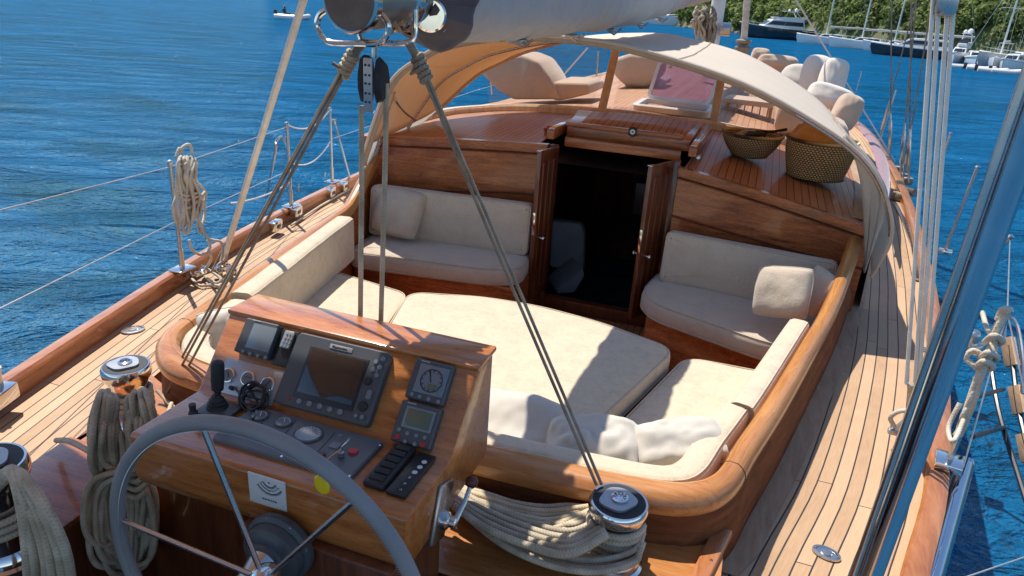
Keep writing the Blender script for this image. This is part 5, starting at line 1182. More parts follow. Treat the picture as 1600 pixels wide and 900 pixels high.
# lifelines
def wire(pts, r_, label, name='lifeline', mat='wire', cat='lifeline', group='wire lifelines'):
    mb = MB(); mb.tube(pts, r_, 6); return tag(mb.build(name, M[mat]), label, cat, group)
up = lambda b, t, k: b.lerp(t, k)
wire([XP(0, 330, -1.66)+(XP(0, 330, -1.66)-up(b1, t1, .96))*1.0, up(b1, t1, .97), up(b2, t2, .97)], .003, 'upper port lifeline running through the rope coil')
wire([XP(0, 478, -1.62)+(XP(0, 478, -1.62)-up(b1, t1, .5))*1.0, up(b1, t1, .47), up(b2, t2, .45)], .003, 'lower port lifeline passing behind the rope coil')
wire([up(b3, t3, .6), Vector((-2.55, 9, .55)), Vector((-2.55, 12, .6))], .003, 'port lifeline forward of the gate')
def chain(a, b, sag, label):
    mb = MB(); n = 46
    for k in range(n):
        t = k/n; p = a.lerp(b, t)-Vector((0, 0, sag*4*t*(1-t))); q = a.lerp(b, t+.6/n)-Vector((0, 0, sag*4*(t+.6/n)*(1-t-.6/n))); mb.tube([p, (p+q)/2, q], [.003, .007, .003], 6)
    return tag(mb.build('gate_chain', M['white']), label, 'chain', 'white beaded gate chains')
chain(t2, t3, .09, 'upper white beaded chain across the port gate'); chain(up(b2, t2, .55), up(b3, t3, .58), .1, 'lower white beaded chain across the port gate')
chain(XP(380, 340, -2.0)+Vector((0, -.1, .12)), up(b2, t2, .3), .03, 'short white chain behind the dark boom line on the port side')
# coil of rope on the port rail
ex_ = [[XP(290, 330, -1.92), XP(312, 312, -1.9), XP(320, 300, -1.9), XP(300, 322, -1.88), XP(284, 325, -1.9)], [XP(302, 300, -1.9), XP(312, 345, -1.9), XP(325, 372, -1.88), XP(345, 378, -1.86), XP(348, 395, -1.84), XP(345, 408, -1.84)],
       [XP(296, 395-20, -1.9), XP(300, 390, -1.9), XP(315, 398, -1.89), XP(328, 388, -1.88), XP(325, 375, -1.88)], [XP(282, 240, -1.93), XP(285, 230, -1.93), XP(296, 226, -1.93), XP(301, 240, -1.93)],
       [XP(275, 245, -1.93), XP(280, 232, -1.93), XP(285, 240, -1.93)], [XP(276, 306, -1.9), XP(292, 312, -1.88), XP(314, 305, -1.88)], [XP(276, 300, -1.9), XP(292, 306, -1.88), XP(313, 299, -1.88)]]
hank((292, 252), (297, 352), 0, 16, 8, 17, 'rope_coil', 'tan rope coil hanging from the port lifeline beside the stanchion', 'ropew', .0085, jig=4, seed=21, f=lambda x, y, off: XP(x, y, -1.95+off*1.2), extra=ex_, dd=.06)
wire([Zd(350, 402, .1), Zd(350, 402, .1).lerp(YP(474, 0, 3.0), 2.6)], .019, 'thick pale backstay slanting up from the port deck', 'backstay', 'ropeh', 'stay', None)
# tackle heap at its foot
mb = MB(); rr = random.Random(8)
for x, y in ((305, 428), (318, 424), (340, 425), (352, 418), (362, 425)):
    mb = MB(); c = Zd(x, y, .05); q = Matrix.Rotation(rr.random()*3, 3, 'Z'); mb.box(c, (.07, .035, .05), q, .012); mb.lathe([(.026, -.014), (.02, -.006), (.02, .006), (.026, .014)], c+Vector((0, 0, .02)), zrot((rr.uniform(-1, 1), rr.uniform(-1, 1), .3)), 18)
    tag(mb.build('turning_block', M['chrome']), 'steel turning block in the cluster on port deck at the pale stay foot', 'turning block', 'turning blocks at the port stay foot')
rope('tail_rope', [[Zd(315, 425, .06), Zd(325, 436, .04), Zd(338, 442, .03), Zd(345, 436, .05), Zd(330, 424, .08), Zd(318, 418, .07)], [Zd(300, 436, .03), Zd(312, 446, .02), Zd(330, 445, .02), Zd(344, 447, .02)], [Zd(355, 395, .2), Zd(352, 405, .12), Zd(340, 415, .08), Zd(345, 425, .05)], [Zd(328, 395, .3), Zd(330, 405, .2), Zd(322, 420, .08)]], .009, 'ropew', 'loose tail of rope on the blocks at the port stay foot')
wire([Zd(310, 432, .06), Zd(330, 425, .08), Zd(352, 380, .25)], .006, 'short line rising from the turning blocks', 'short_line', 'roped', 'rope', None)
# fairlead boxes along the port cap rail
for k, (x, y, lab) in enumerate(((431, 352, 'steel-faced fairlead nearest the aft gate stanchion'), (463, 330, 'steel-faced fairlead just forward of the aft gate stanchion'), (517, 300, 'steel-faced fairlead at the forward gate stanchion'), (537, 290, 'steel-faced fairlead at the forward end of the port gate'))):
    c = Zd(x, y, .075); r_ = empty('fairlead', c, lab, 'fairlead', 'steel fairleads on the port rail')
    mb = MB(); mb.box(c+Vector((0, 0, .0)), (.06, .12, .075), Matrix.Rotation(R(12), 3, 'Z'), .006); mb.build('body', M['chrome'], r_); mb = MB(); mb.box(c+Vector((.03, -.005, .0)), (.006, .07, .03), Matrix.Rotation(R(12), 3, 'Z'), .004); mb.build('slot', M['black'], r_)
for x, y in ((442, 330), (495, 300)): pass
rp_ = Zd(-2, 618, .1); fl = empty('fairlead', rp_, 'steel fairlead block at the left photo edge on the port rail', 'fairlead', 'steel fairleads on the port rail'); mb = MB(); mb.box(rp_, (.09, .13, .07), Matrix.Rotation(R(18), 3, 'Z'), .008); mb.build('body', M['chrome'], fl); mb = MB(); mb.tube([rp_+Vector((-.0, .02, .03)), rp_+Vector((0, .02, .09)), rp_+Vector((.01, .02, .13))], .009, 8); mb.build('pin', M['steel'], fl)
for x, y in ((467, 300), (508, 283)): c = Zd(x, y, .10); mb = MB(); mb.tube([c, c+Vector((0, 0, .08)), c+Vector((.02, -.02, .085))], .007, 8); tag(mb.build('belaying_pin', M['steel']), 'upright steel pin on the port rail %s' % ('between the two gate stanchions' if x < 480 else 'beside the forward gate stanchion'), 'pin', 'steel pins on the port rail')
wire([Zd(455, 352, .02), Zd(500, 322, .02), Zd(545, 296, .02)], .009, 'pale line lying along the port deck edge', 'deck_line', 'ropew', 'rope', None)
# ---------------------------------------------------------------- starboard
POLE0, POLE1 = Vector((1.52, 1.50, .05)), Vector((1.475, 1.50, 2.4))
p = empty('awning_pole', POLE0, 'thick mirror-polished pole rising close at the right of the photo', 'pole'); mb = MB(); mb.tube([YP(1341, 950, 1.5), YP(1572, 300, 1.5), YP(1696, -50, 1.5)], .0265, 28); mb.build('tube', M['bluesteel'], p)
mb = MB(); mb.tube([q-Vector((.036, .012, 0)) for q in (YP(1341, 950, 1.5), YP(1572, 300, 1.5), YP(1696, -50, 1.5))], .008, 12); mb.build('guide_rail', M['steel'], p)
def rodpx(x0, y0, z0, x1, y1, r_, label, name='stanchion', cat='stanchion', group='starboard stanchions and rods', mat='steel', dy=0, plate=True):
    b = Zd(x0, y0, z0); t = YP(x1, y1, b.y+dy); root = empty(name, b, label, cat, group); mb = MB(); mb.tube([b, t], r_, 10); mb.lathe([(r_, 0), (r_*1.5, .01), (r_, .02), (0, .022)], t, None, 12); mb.build('tube', M[mat], root)
    if plate: mb = MB(); mb.box(b+Vector((0, 0, .0)), (.1, .12, .035), Matrix.Rotation(R(-12), 3, 'Z'), .006); mb.build('base_plate', M['chrome'], root)
    return b, t
sb1 = rodpx(1477, 392, .13, 1527, 263, .014, 'starboard stanchion standing alone against the water')
sb2 = rodpx(1487, 470, .13, 1578, 372, .014, 'starboard stanchion with a thin wire from its top, behind the mirror pole', dy=-.2)
rodpx(1333, 160, .13, 1346, 113, .012, 'far starboard stanchion beyond the round cushions', plate=False)
rodpx(1374, 222, .13, 1400, 143, .012, 'starboard stanchion by the shroud feet', plate=False)
rodpx(1452, 318, .13, 1485, 210, .012, 'dark starboard stanchion just behind the pale halyards', plate=False)
sb3 = rodpx(1482, 722, .13, 1574, 488, .013, 'near starboard stanchion carrying a tied rope hank', dy=.0)
wire([YP(1578, 375, sb2[1].y), YP(1574, 490, sb3[1].y), YP(1505, 730, 2.7)], .003, 'thin wire dropping from the starboard stanchion top', group='starboard wires')
wire([sb3[1], Vector((2.2, 2.3, .15)), Zd(1500, 905, .1)], .003, 'thin pale wire leading aft along the starboard rail', group='starboard wires')
mb = MB(); a = Zd(1508, 728, .06); b = Zd(1440, 960, .06); mb.tube([a, b], .034, 24); mb.lathe([(.034, 0), (.036, .005), (.036, .02), (.02, .03), (0, .03)], a, zrot(a-b), 24); tag(mb.build('gangway_tube', M['bluesteel']), 'polished steel tube with chrome end lying along the starboard rail', 'tube')
# shrouds and turnbuckles
def shroud(x0, y0, x1, y1, z, up_, label, r_=.009, mat='roped'):
    b = Zd(x0, y0, z); t = YP(x1, y1, b.y*.985); d_ = (t-b); root = empty('shroud', b, label, 'shroud', 'starboard shrouds'); mb = MB(); mb.tube([b, b+d_*up_], r_, 7); mb.build('wire', M[mat], root)
    mb = MB(); mb.tube([b, b+d_.normalized()*.12, b+d_.normalized()*.14, b+d_.normalized()*.5, b+d_.normalized()*.53, b+d_.normalized()*.62], [.012, .012, .022, .022, .012, .01], 8); mb.build('turnbuckle', M['steel'], root)
shroud(1391, 248, 1393, 0, .15, 4, 'thin dark shroud rising straight up, left of the two leaning ones')
shroud(1407, 272, 1432, 0, .15, 4, 'shroud slanting right from the chainplate cluster'); shroud(1411, 278, 1447, 60, .15, 5, 'dark shroud leaning most to the right'); shroud(1420, 285, 1424, 0, .15, 4, 'vertical shroud right of the chainplate cluster')
shroud(1375, 215, 1392, 150, .15, 6, 'thin shroud at the far left of the group, by the mauve cover')
mb = MB(); rr = random.Random(2)
for x, y in ((1403, 265), (1410, 276), (1418, 283), (1396, 305), (1408, 308), (1423, 300), (1390, 262)): c = Zd(x, y, .06); mb = MB(); mb.box(c, (.12, .08, .09), Matrix.Rotation(rr.random()*3, 3, 'Z'), .02); tag(mb.build('deck_fitting', M['roped']), 'small dark block among the shroud feet on the starboard deck', 'block', 'dark blocks at the shroud feet')
wire([YP(1240, -6, 9.6), Zd(1398, 252, .1)], .011, 'thin white halyard slanting across from above the boats to the starboard rail', 'white_halyard', 'white', 'rope', None)
# pale halyard pairs down to the block
hb = Zd(1416, 652, .10); 
def hal(xt, xb, yb_, off, label):
    top = YP(xt, -40, 3.05); bot = YP(xb, yb_, 2.95)
    return [top+(top-bot)*.6+Vector((0, 0, 0)), top, bot]
mb = MB()
for xt, xb, yb_ in ((1461, 1416, 600), (1470, 1427, 640), (1485, 1434, 620), (1494, 1443, 640)): mb.tube(hal(xt, xb, yb_, 0, ''), .0078, 8)
tag(mb.build('halyard_falls', M['ropeh'], smooth=80), 'four parallel pale rope falls at right leading down to the deck block', 'rope')
hb_ = empty('pulley_block', YP(1484, 2, 3.0), 'pulley block above the pale rope falls at the top photo edge', 'pulley block'); mb = MB(); c = YP(1484, -8, 3.02); mb.box(c, (.07, .05, .14), None, .02); mb.build('cheek', M['steel'], hb_)
kb2 = empty('deck_block', Zd(1415, 690, .02), 'triangular steel cam block where pale ropes meet the starboard deck', 'pulley block')
c = Zd(1417, 668, .12); mb = MB(); mb.hexa([c+Vector((-.05, -.01, -.02)), c+Vector((.012, -.01, -.08)), c+Vector((.022, -.01, .07)), c+Vector((-.002, -.01, .07))], [c+Vector((-.05, .015, -.02)), c+Vector((.012, .015, -.08)), c+Vector((.022, .015, .07)), c+Vector((-.002, .015, .07))], .004)
mb.box(c+Vector((-.05, 0, -.035)), (.04, .03, .025), None, .005); mb.build('cheek', M['alu'], kb2)
mb = MB(); mb.tube([c+Vector((.015, 0, -.07)), Zd(1420, 692, .01)], .009, 8); mb.lathe([(.03, 0), (.03, .006), (.012, .012), (0, .012)], Zd(1421, 693, .006), None, 18); mb.build('swivel_foot', M['chrome'], kb2)
rope('halyard_tail', [[c+Vector((-.045, .0, -.01)), c+Vector((-.075, .0, .03)), c+Vector((-.05, .0, .07)), c+Vector((0, .0, .085)), c+Vector((.05, .02, .07)), c+Vector((.10, .05, .02))], [YP(1421, 600, 2.95), c+Vector((.0, 0, .10)), c+Vector((.01, 0, .08)), c+Vector((-.01, 0, .09)), YP(1424, 600, 2.95)]], .0105, 'ropew', 'pale rope tail looping round the triangular deck block')
# rope hank tied to the near stanchion
mb = MB(); rr = random.Random(31)
path = [(1570, 490), (1556, 520), (1548, 550), (1535, 580), (1520, 620), (1508, 650), (1495, 680)]
for k in range(6):
    P = [YP(x+rr.uniform(-5, 5), y, 2.75-rr.random()*.05) for x, y in path]; mb.tube(spline(P, 5), .0105, 7)
for k, (x, y) in enumerate(((1553, 530), (1545, 556), (1538, 570))): mb.tube(spline([YP(x-14, y+4, 2.72), YP(x, y-6, 2.66), YP(x+14, y+3, 2.72), YP(x+2, y+8, 2.76), YP(x-14, y+4, 2.72)], 6), .0105, 7)
mb.tube(spline([YP(1568, 492, 2.72), YP(1574, 484, 2.7), YP(1566, 486, 2.72), YP(1560, 500, 2.72)], 6), .014, 7)
mb.tube(spline([YP(1535, 555, 2.72), YP(1520, 548, 2.72), YP(1510, 560, 2.72), YP(1525, 572, 2.7), YP(1540, 570, 2.7)], 6), .0105, 7)
mb.tube(spline([YP(1552, 528, 2.72), YP(1542, 512, 2.8), YP(1535, 488, 2.9)], 6), .009, 7)
mb.tube(spline([YP(1508, 650, 2.72), YP(1490, 690, 2.6), YP(1482, 668, 2.7), YP(1500, 630, 2.74)], 6), .009, 7)
tag(mb.build('rope_hank', M['ropew'], smooth=80), 'pale rope tied around the near starboard stanchion', 'rope', 'hanks of sheet rope')
for (x, y) in ((1522, 525), (1515, 540), (1528, 545)): c = YP(x, y, 3.1); mb = MB(); mb.box(c, (.06, .04, .05), Matrix.Rotation(rr.random()*3, 3, 'Z'), .012); tag(mb.build('rail_tackle', M['steel']), 'small steel tackle piece behind the rope tied at the starboard rail', 'tackle', 'steel tackle at the starboard rail')
# boarding ladder hanging outboard
ld = empty('boarding_ladder', (2.75, 3.8, -.6), 'folding boarding ladder with teak treads hanging outboard at right', 'ladder')
X_ = 2.62
def lp(x, y, dx=0): return XP(x, y, X_+dx)
for pts in ([(1545, 545), (1560, 640), (1590, 740), (1625, 850)], [(1580, 540), (1592, 640), (1622, 760), (1650, 850)]):
    mb = MB(); mb.tube(spline([lp(x, y) for x, y in pts], 5), .014, 8); mb.build('rail', M['black'], ld)
mb = MB(); mb.tube(spline([lp(1568, 545), lp(1572, 500, .0), lp(1588, 505), lp(1598, 560), lp(1597, 615)], 5), .01, 8); mb.build('hand_loop', M['steel'], ld)
for x, y, w_ in ((1573, 550, 22), (1585, 625, 22), (1598, 700, 22), (1612, 775, 22)):
    a = lp(x-w_*.45, y-22); b = lp(x+w_*.1, y+22); mb = MB(); n = Vector((.16, 0, 0)); t = Vector((0, 0, .018)); d_ = Vector((0, .05, 0))
    q = lp(x-8, y-20), lp(x+10, y-24), lp(x+18, y+20), lp(x, y+24); mb.hexa([v-Vector((.012, 0, 0)) for v in q], [v+Vector((.012, 0, 0)) for v in q], .003); mb.build('tread', M['teak_plain'], ld)
for y in (610, 670): mb = MB(); mb.tube([XP(1520, y+12, 2.15), lp(1568, y-12+10)], .011, 8); mb.build('standoff_arm', M['black'], ld)
# ---------------------------------------------------------------- starboard coachroof edge: purple strip, foredeck cushions
E_ = lambda pts, z: [Z(x, y, z) for x, y in pts]
Lp = E_([(1339, 197), (1352, 214), (1364, 238), (1370, 262), (1376, 290), (1384, 318)], .36); Rp = E_([(1347, 197), (1366, 214), (1381, 238), (1389, 262), (1392, 292), (1388, 318)], .30)
A_, B_ = spline(Lp, 5), spline(Rp, 5); mb = MB(); P = [[a, a.lerp(b, .3)+Vector((0, 0, .03)), a.lerp(b, .7)+Vector((0, 0, .03)), b, b-Vector((0, 0, .1))] for a, b in zip(A_, B_)]; mb.grid(P)
M['mauve'] = fabric('mauve_cover', (.33, .18, .2), s=200, bs=.2, mott=.12); tag(mb.build('mauve_side_cover', M['mauve']), 'mauve fabric strip along the starboard coachroof edge outside dodger', 'cover')
def blob_cush(px, py, Y_, w_, h, t, label, mat='pillow', ax=(1, 0, 0), ay=(0, .3, 1), grp='cushions stacked on the foredeck', nm='deck_cushion'):
    c = YP(px, py, Y_); o = pillow(c, w_, h, t, basis(ax, ay), px*.1, crease=.008, name=nm, mat=mat, n=18, rnd_=.3); return tag(o, label, 'deck cushion', grp)
M['pinkcush'] = fabric('pale_rose_cushion', (.78, .69, .58), s=200, bs=.2, mott=.06)
blob_cush(1258, 128, 10.6, .75, .5, .3, 'bright white deck cushion lowest at left of the stack', 'pillow', ay=(0, .6, 1))
blob_cush(1274, 122, 10.2, .42, .66, .28, 'tall rounded cream deck cushion in the middle of the stack', 'pinkcush')
blob_cush(1300, 126, 9.8, .36, .62, .26, 'tall rounded cream deck cushion at right of the stack', 'pinkcush', ax=(1, .3, -.2))
blob_cush(1297, 153, 8.4, .55, .3, .24, 'pinkish round bolster below the tall deck cushions', 'pinkcush', ax=(1, .1, -.25))
blob_cush(1322, 176, 8.0, .3, .42, .26, 'brownish deck cushion end nearest the purple strip', 'cover', ax=(1, .1, -.3))
blob_cush(1215, 98, 12.5, .7, .26, .3, 'tan cushions peeking over the dodger roof', 'cover')
blob_cush(1188, 88, 13.5, .35, .3, .3, 'small tan cushion next to the furled stay', 'cover')
# foredeck seat box and small table behind starboard pane
mb = MB(); c = RP(1250, 195); mb.hexa([YP(1206, 205, 7.3), YP(1330, 232, 7.3), YP(1330, 228, 8.0), YP(1220, 190, 8.0)], [YP(1216, 160, 7.3), YP(1325, 195, 7.3), YP(1320, 185, 8.0), YP(1222, 155, 8.0)], .06); tag(mb.build('seat_box', M['cover'], smooth=60), 'tan covered seat box behind the starboard windscreen pane', 'seat box')
tb = empty('slatted_bench', RP(1170, 185), 'small slatted deck bench seen through the starboard pane', 'bench')
c = YP(1172, 158, 8.3); mb = MB(); mb.box(c, (.52, .42, .06), Matrix.Rotation(R(-6), 3, 'Z'), .02); mb.build('seat', M['cover'], tb)
for k in range(6): mb = MB(); q = c+Vector((-.2+.08*k, -.18, -.12)); mb.box(q, (.015, .02, .2), None, .002); mb.build('slat', M['margin'], tb)
for s in (-1, 1):
    for s2 in (-1, 1): mb = MB(); mb.box(c+Vector((.23*s, .17*s2, -.14)), (.03, .03, .24), None, .003); mb.build('leg', M['margin'], tb)
wire([YP(918, 75, 9), YP(880, 118, 9)], .012, 'white line seen through the port windscreen pane', 'white_line', 'white', 'rope', None)
for (x, y, x1, y1, lab) in ((768, 148, 764, 100, 'thin stanchion seen left of the raised lounger'), (932, 118, 935, 80, 'thin stanchion seen beside the windscreen post')):
    b = YP(x, y, 9.5); t = YP(x1, y1, 9.5); mb = MB(); mb.tube([b, t], .012, 8); tag(mb.build('stanchion', M['steel']), lab, 'stanchion', 'foredeck stanchions')
# ---------------------------------------------------------------- unseen awning added over the helm to shade the console, wheel and port winch
aw = empty('unseen_helm_awning', (-.8, .4, 2.0), 'unseen cream canvas awning over the helm, added to shade it', 'awning')
P = []
for i in range(13):
    y = 2.125-i*.3; row = []; ft = 1 if i == 0 else 0
    for k in range(17):
        t = -1+2*k/16; row.append(Vector((-.80+1.13*t, y+ft*.26*max(0, min(1, (t-.5)/.25)), 2.35-.52*abs(t)**2.2)))
    P.append(row)
mb = MB(); mb.grid(P); mb.build('canopy', M['dodger'], aw, solid=.003)
for i in (0, 6, 12): mb = MB(); mb.tube([p-Vector((0, -.0, .02)) for p in P[i]], .012, 8); mb.build('hoop', M['steel'], aw)
# ================================================================== SHORE: hills and woodland
WLV = -1.2
def shore_y(x): return interp([(-700, 900), (-300, 520), (-90, 262), (-30, 214), (-10, 166), (5, 141), (22, 113), (45, 96), (90, 88), (300, 80), (700, 60)], x)
def hill_h(x, y):
    d_ = y-shore_y(x)
    if d_ < 0: return WLV-1.5
    h = 58*(1-math.exp(-d_/95))+8*noise.noise(Vector((x*.012, y*.012, 0)))*min(1, d_/30)+2.2*noise.noise(Vector((x*.06, y*.06, 3)))*min(1, d_/10)
    return WLV+.3+h
mb = MB(); P = []
xs = [-700+14*i for i in range(101)]
for x in xs:
    s0 = shore_y(x); row = []
    for d_ in (-6, 0, 1.5, 4, 8, 13, 19, 26, 35, 46, 60, 80, 110, 150, 210, 300, 420, 560): row.append((x, s0+d_, hill_h(x, s0+d_) if d_ > 0 else (WLV-1 if d_ < 0 else WLV+.15)))
    P.append(row)
mb.grid(P); hm, nt, b = newmat('scrub_hillside'); f = noise_tex(nt, coords(nt), .05, 6); f2 = noise_tex(nt, coords(nt), .6, 5)
ff = math_(nt, 'ADD', math_(nt, 'MULTIPLY', f, .6), math_(nt, 'MULTIPLY', f2, .4)); nt.links.new(ramp(nt, ff, [(.35, (.05, .075, .025)), (.5, (.10, .13, .045)), (.62, (.2, .14, .08)), (.75, (.3, .2, .12))]), b.inputs['Base Color']); b.inputs['Roughness'].default_value = 1
tag(mb.build('hills', hm), 'low wooded hills beyond the marina', 'hills', kind='structure')
# woodland: leaf clumps spread through crown volumes
def leafmat(n, lo, mid, hi):
    m, nt, b = newmat(n); g = nt.nodes.new('ShaderNodeNewGeometry'); f = noise_tex(nt, coords(nt), .16, 5); 
    q = math_(nt, 'ADD', math_(nt, 'MULTIPLY', g.outputs['Random Per Island'], .45), math_(nt, 'MULTIPLY', f, .6))
    nt.links.new(ramp(nt, q, [(.25, lo), (.5, mid), (.8, hi)]), b.inputs['Base Color']); b.inputs['Roughness'].default_value = .8
    t = nt.nodes.new('ShaderNodeBsdfTranslucent'); t.inputs[0].default_value = (.2, .28, .05, 1); mx = nt.nodes.new('ShaderNodeMixShader'); mx.inputs[0].default_value = .35; nt.links.new(b.outputs[0], mx.inputs[1]); nt.links.new(t.outputs[0], mx.inputs[2]); nt.links.new(mx.outputs[0], nt.nodes['Material Output'].inputs[0]); return m
M['leaf'] = leafmat('leaf_clumps', (.07, .105, .028), (.18, .22, .06), (.31, .33, .12))
rg = random.Random(77); V = []; Fc = []
def leafq(c, s, n):
    a = n.orthogonal().normalized(); b_ = n.cross(a); t = rg.uniform(0, 6.28); a, b_ = a*math.cos(t)+b_*math.sin(t), b_*math.cos(t)-a*math.sin(t)
    o = len(V); V.extend([tuple(c+a*s), tuple(c+b_*s*.7), tuple(c-a*s*.9), tuple(c-b_*s*.8)]); Fc.append((o, o+1, o+2, o+3))
def crown(c, r_, hgt, nl, ls):
    lob = [(Vector((rg.gauss(0, .45)*r_, rg.gauss(0, .45)*r_, rg.uniform(.1, .8)*hgt)), rg.uniform(.35, .65)*r_) for _ in range(rg.randint(4, 7))]
    for _ in range(nl):
        l, lr = rg.choice(lob); v = Vector((rg.gauss(0, 1), rg.gauss(0, 1), rg.gauss(0, 1)+.3)).normalized(); p = c+l+v*lr*rg.uniform(.72, 1.06); leafq(p, ls*rg.uniform(.6, 1.3), (v+Vector((rg.uniform(-.6, .6), rg.uniform(-.6, .6), rg.uniform(-.3, .7)))).normalized())
cnt = 0
for k in range(2600):
    px = rg.uniform(760, 1680) if k % 6 else rg.uniform(-400, 760)
    # a direction, then a depth behind the shoreline there
    v = ray(px, 60); az = v.x/v.y; 
    yy = 60; 
    for _ in range(60):
        if yy >= shore_y(CAM.x+az*yy): break
        yy += 3.5
    d_ = 2.0+70*rg.random()**1.6; y = yy+d_; x = CAM.x+az*y
    if y < 30 or px < 760 and rg.random() < .35: continue
    z = hill_h(x, y); dist = y; r_ = rg.uniform(.9, 2.3)*(1.3 if d_ > 20 else 1); crown(Vector((x, y, z-.4)), r_, r_*rg.uniform(.9, 1.6), 130 if px > 950 else 30, .0021*dist+.03 if px > 950 else .0031*dist+.05); cnt += 1
me = bpy.data.meshes.new('woodland'); me.from_pydata(V, [], Fc); me.materials.append(M['leaf']); o = bpy.data.objects.new('woodland', me); COL.objects.link(o); tag(o, 'dense green scrub woodland covering the hillside behind the moored boats', 'woodland', kind='stuff')
mb = MB()
for k in range(120):
    px = 1000+k*5.2; v = ray(px, 60); az = v.x/v.y; yy = 60
    while yy < shore_y(CAM.x+az*yy): yy += 1
    c = Vector((CAM.x+az*yy, yy+rg.uniform(0, 1), WLV+.1)); mb.box(c, (rg.uniform(.8, 2), rg.uniform(.8, 1.6), rg.uniform(.5, 1.1)), Matrix.Rotation(rg.random()*3, 3, 'Z'), .2)
M['rock'] = plain('shore_rock', (.3, .24, .18), .9, var=.3, vs=.8); tag(mb.build('shore_rocks', M['rock']), 'pale rocks along the waterline under the woodland', 'rocks', kind='stuff')
# ================================================================== MOORED BOATS
def hullmesh(L, B, H, bow=.35, tr=.85):
    """hull pointing +x, waterline z=0, L long; returns function to mb"""
    P = []
    for i in range(15):
        t = i/14; x = -L/2+L*t; w_ = B/2*(tr+(1-tr)*math.sin(min(1, t*2)*math.pi/2))*(1-max(0, (t-.5)/.5)**2.4); sh = H*(1+.35*max(0, t-.3)**2*2); w_ = max(w_, .015)
        xo = x+max(0, t-.6)*bow*L*.25
        P.append([(x, -w_*.55, -.3), (x, -w_*.9, .05), (xo, -w_, sh*.6), (xo, -w_*1.0, sh), (xo, 0, sh+.06), (xo, w_, sh), (xo, w_, sh*.6), (x, w_*.9, .05), (x, w_*.55, -.3)])
    return P
def place(root, mb): pass
def boat_root(px, py, label, cat, yaw, grp='boats moored along the far shore', name='motor_yacht'):
    c = Z(px, py, WLV); r_ = empty(name, c, label, cat, grp); r_.rotation_euler.z = yaw; return r_
def bpart(mb, name, mat, root):
    me_o = mb.build(name, M[mat] if isinstance(mat, str) else mat); me_o.parent = root; return me_o
def hull(root, L, B, H, mat, bow=.35, deckmat='gel'):
    P = hullmesh(L, B, H, bow); mb = MB(); mb.grid([r_[::-1] for r_ in P]); mb.add([p for p in P[0]], [tuple(range(9))]); bpart(mb, 'hull', mat, root)
    mb = MB(); mb.grid([[(r_[3][0], r_[3][1]*1.01, r_[3][2]+.01), (r_[4][0], 0, r_[4][2]+.03), (r_[5][0], r_[5][1]*1.01, r_[5][2]+.01)] for r_ in P]); mb.f = [f[::-1] for f in mb.f]; bpart(mb, 'deck', deckmat, root)
def cabin(root, x0, x1, w_, z0, z1, rake0=.4, rake1=.9, mat='gel', name='cabin', win=True):
    mb = MB(); mb.hexa([(x0, -w_, z0), (x1, -w_, z0), (x1, w_, z0), (x0, w_, z0)], [(x0+rake0, -w_*.85, z1), (x1-rake1, -w_*.8, z1), (x1-rake1, w_*.8, z1), (x0+rake0, w_*.85, z1)], .08); o = bpart(mb, name, mat, root)
    if win:
        a, b_ = .35, .8; h = z1-z0
        for s in (-1, 1):
            mb = MB(); q = []
            for xx, zz in ((x0+.25+rake0*a, a), (x1-rake1*a-.25, a), (x1-rake1*b_-.35, b_), (x0+.25+rake0*b_, b_)): q.append((xx, s*(w_*(1-.17*zz)+.015), z0+h*zz))
            mb.hexa([(x, y, z) for x, y, z in q], [(x, y+s*.02, z) for x, y, z in q]); w2_ = mb.build('window', M['tint']); w2_.parent = o
        mb = MB(); q = [(x1-rake1*a+.02, -w_*.75, z0+h*a), (x1-rake1*a+.02, w_*.75, z0+h*a), (x1-rake1*b_+.02, w_*.68, z0+h*b_), (x1-rake1*b_+.02, -w_*.68, z0+h*b_)]; mb.hexa(q, [(x+.02, y, z+.01) for x, y, z in q]); w2_ = mb.build('windscreen', M['tint']); w2_.parent = o
def rails(root, L, B, H, n=7):
    mb = MB(); P = hullmesh(L, B, H)
    for s, k in ((1, 5), (-1, 3)):
        pts = [Vector(P[i][k])*1+Vector((0, -s*.05, .45)) for i in range(6, 14)]; mb.tube(pts, .022, 5)
        for p_ in pts[::2]: mb.tube([p_-Vector((0, 0, .45)), p_], .018, 4)
    bpart(mb, 'guard_rail', 'steel', root)
def mastset(root, x, H, z0, spread=2, mat='gel', boom=True):
    mb = MB(); mb.tube([(x, 0, z0), (x, 0, z0+H)], [.085, .06], 8); m_ = bpart(mb, 'mast', mat, root)
    mb = MB()
    for k in range(spread): zz = z0+H*(k+1)/(spread+1.2); mb.tube([(x-.1, -1.05, zz), (x, 0, zz), (x-.1, 1.05, zz)], .03, 5)
    s_ = mb.build('spreader', M[mat]); s_.parent = m_
    mb = MB(); mb.tube([(x+.1*H*4, 0, z0), (x, 0, z0+H)], .014, 4); mb.tube([(x-H*.36, 0, z0), (x, 0, z0+H)], .014, 4)
    for s in (-1, 1): mb.tube([(x-.2, s*1.3, z0-.2), (x-.05, s*1.02, z0+H*.45), (x, 0, z0+H*.95)], .012, 4)
    s_ = mb.build('stay', M['wire']); s_.parent = m_
    if boom:
        mb = MB(); mb.tube([(x-.1, 0, z0+1.1), (x-H*.33, 0, z0+1.15)], .14, 8); s_ = mb.build('boom', M['canvas_grey']); s_.parent = m_
def dome(root, x, y, z, r_=.3):
    mb = MB(); mb.lathe([(r_*.5, 0), (r_, r_*.4), (r_*.9, r_*1.1), (r_*.5, r_*1.6), (0, r_*1.75)], (x, y, z), None, 14); bpart(mb, 'radar_dome', 'gel', root)
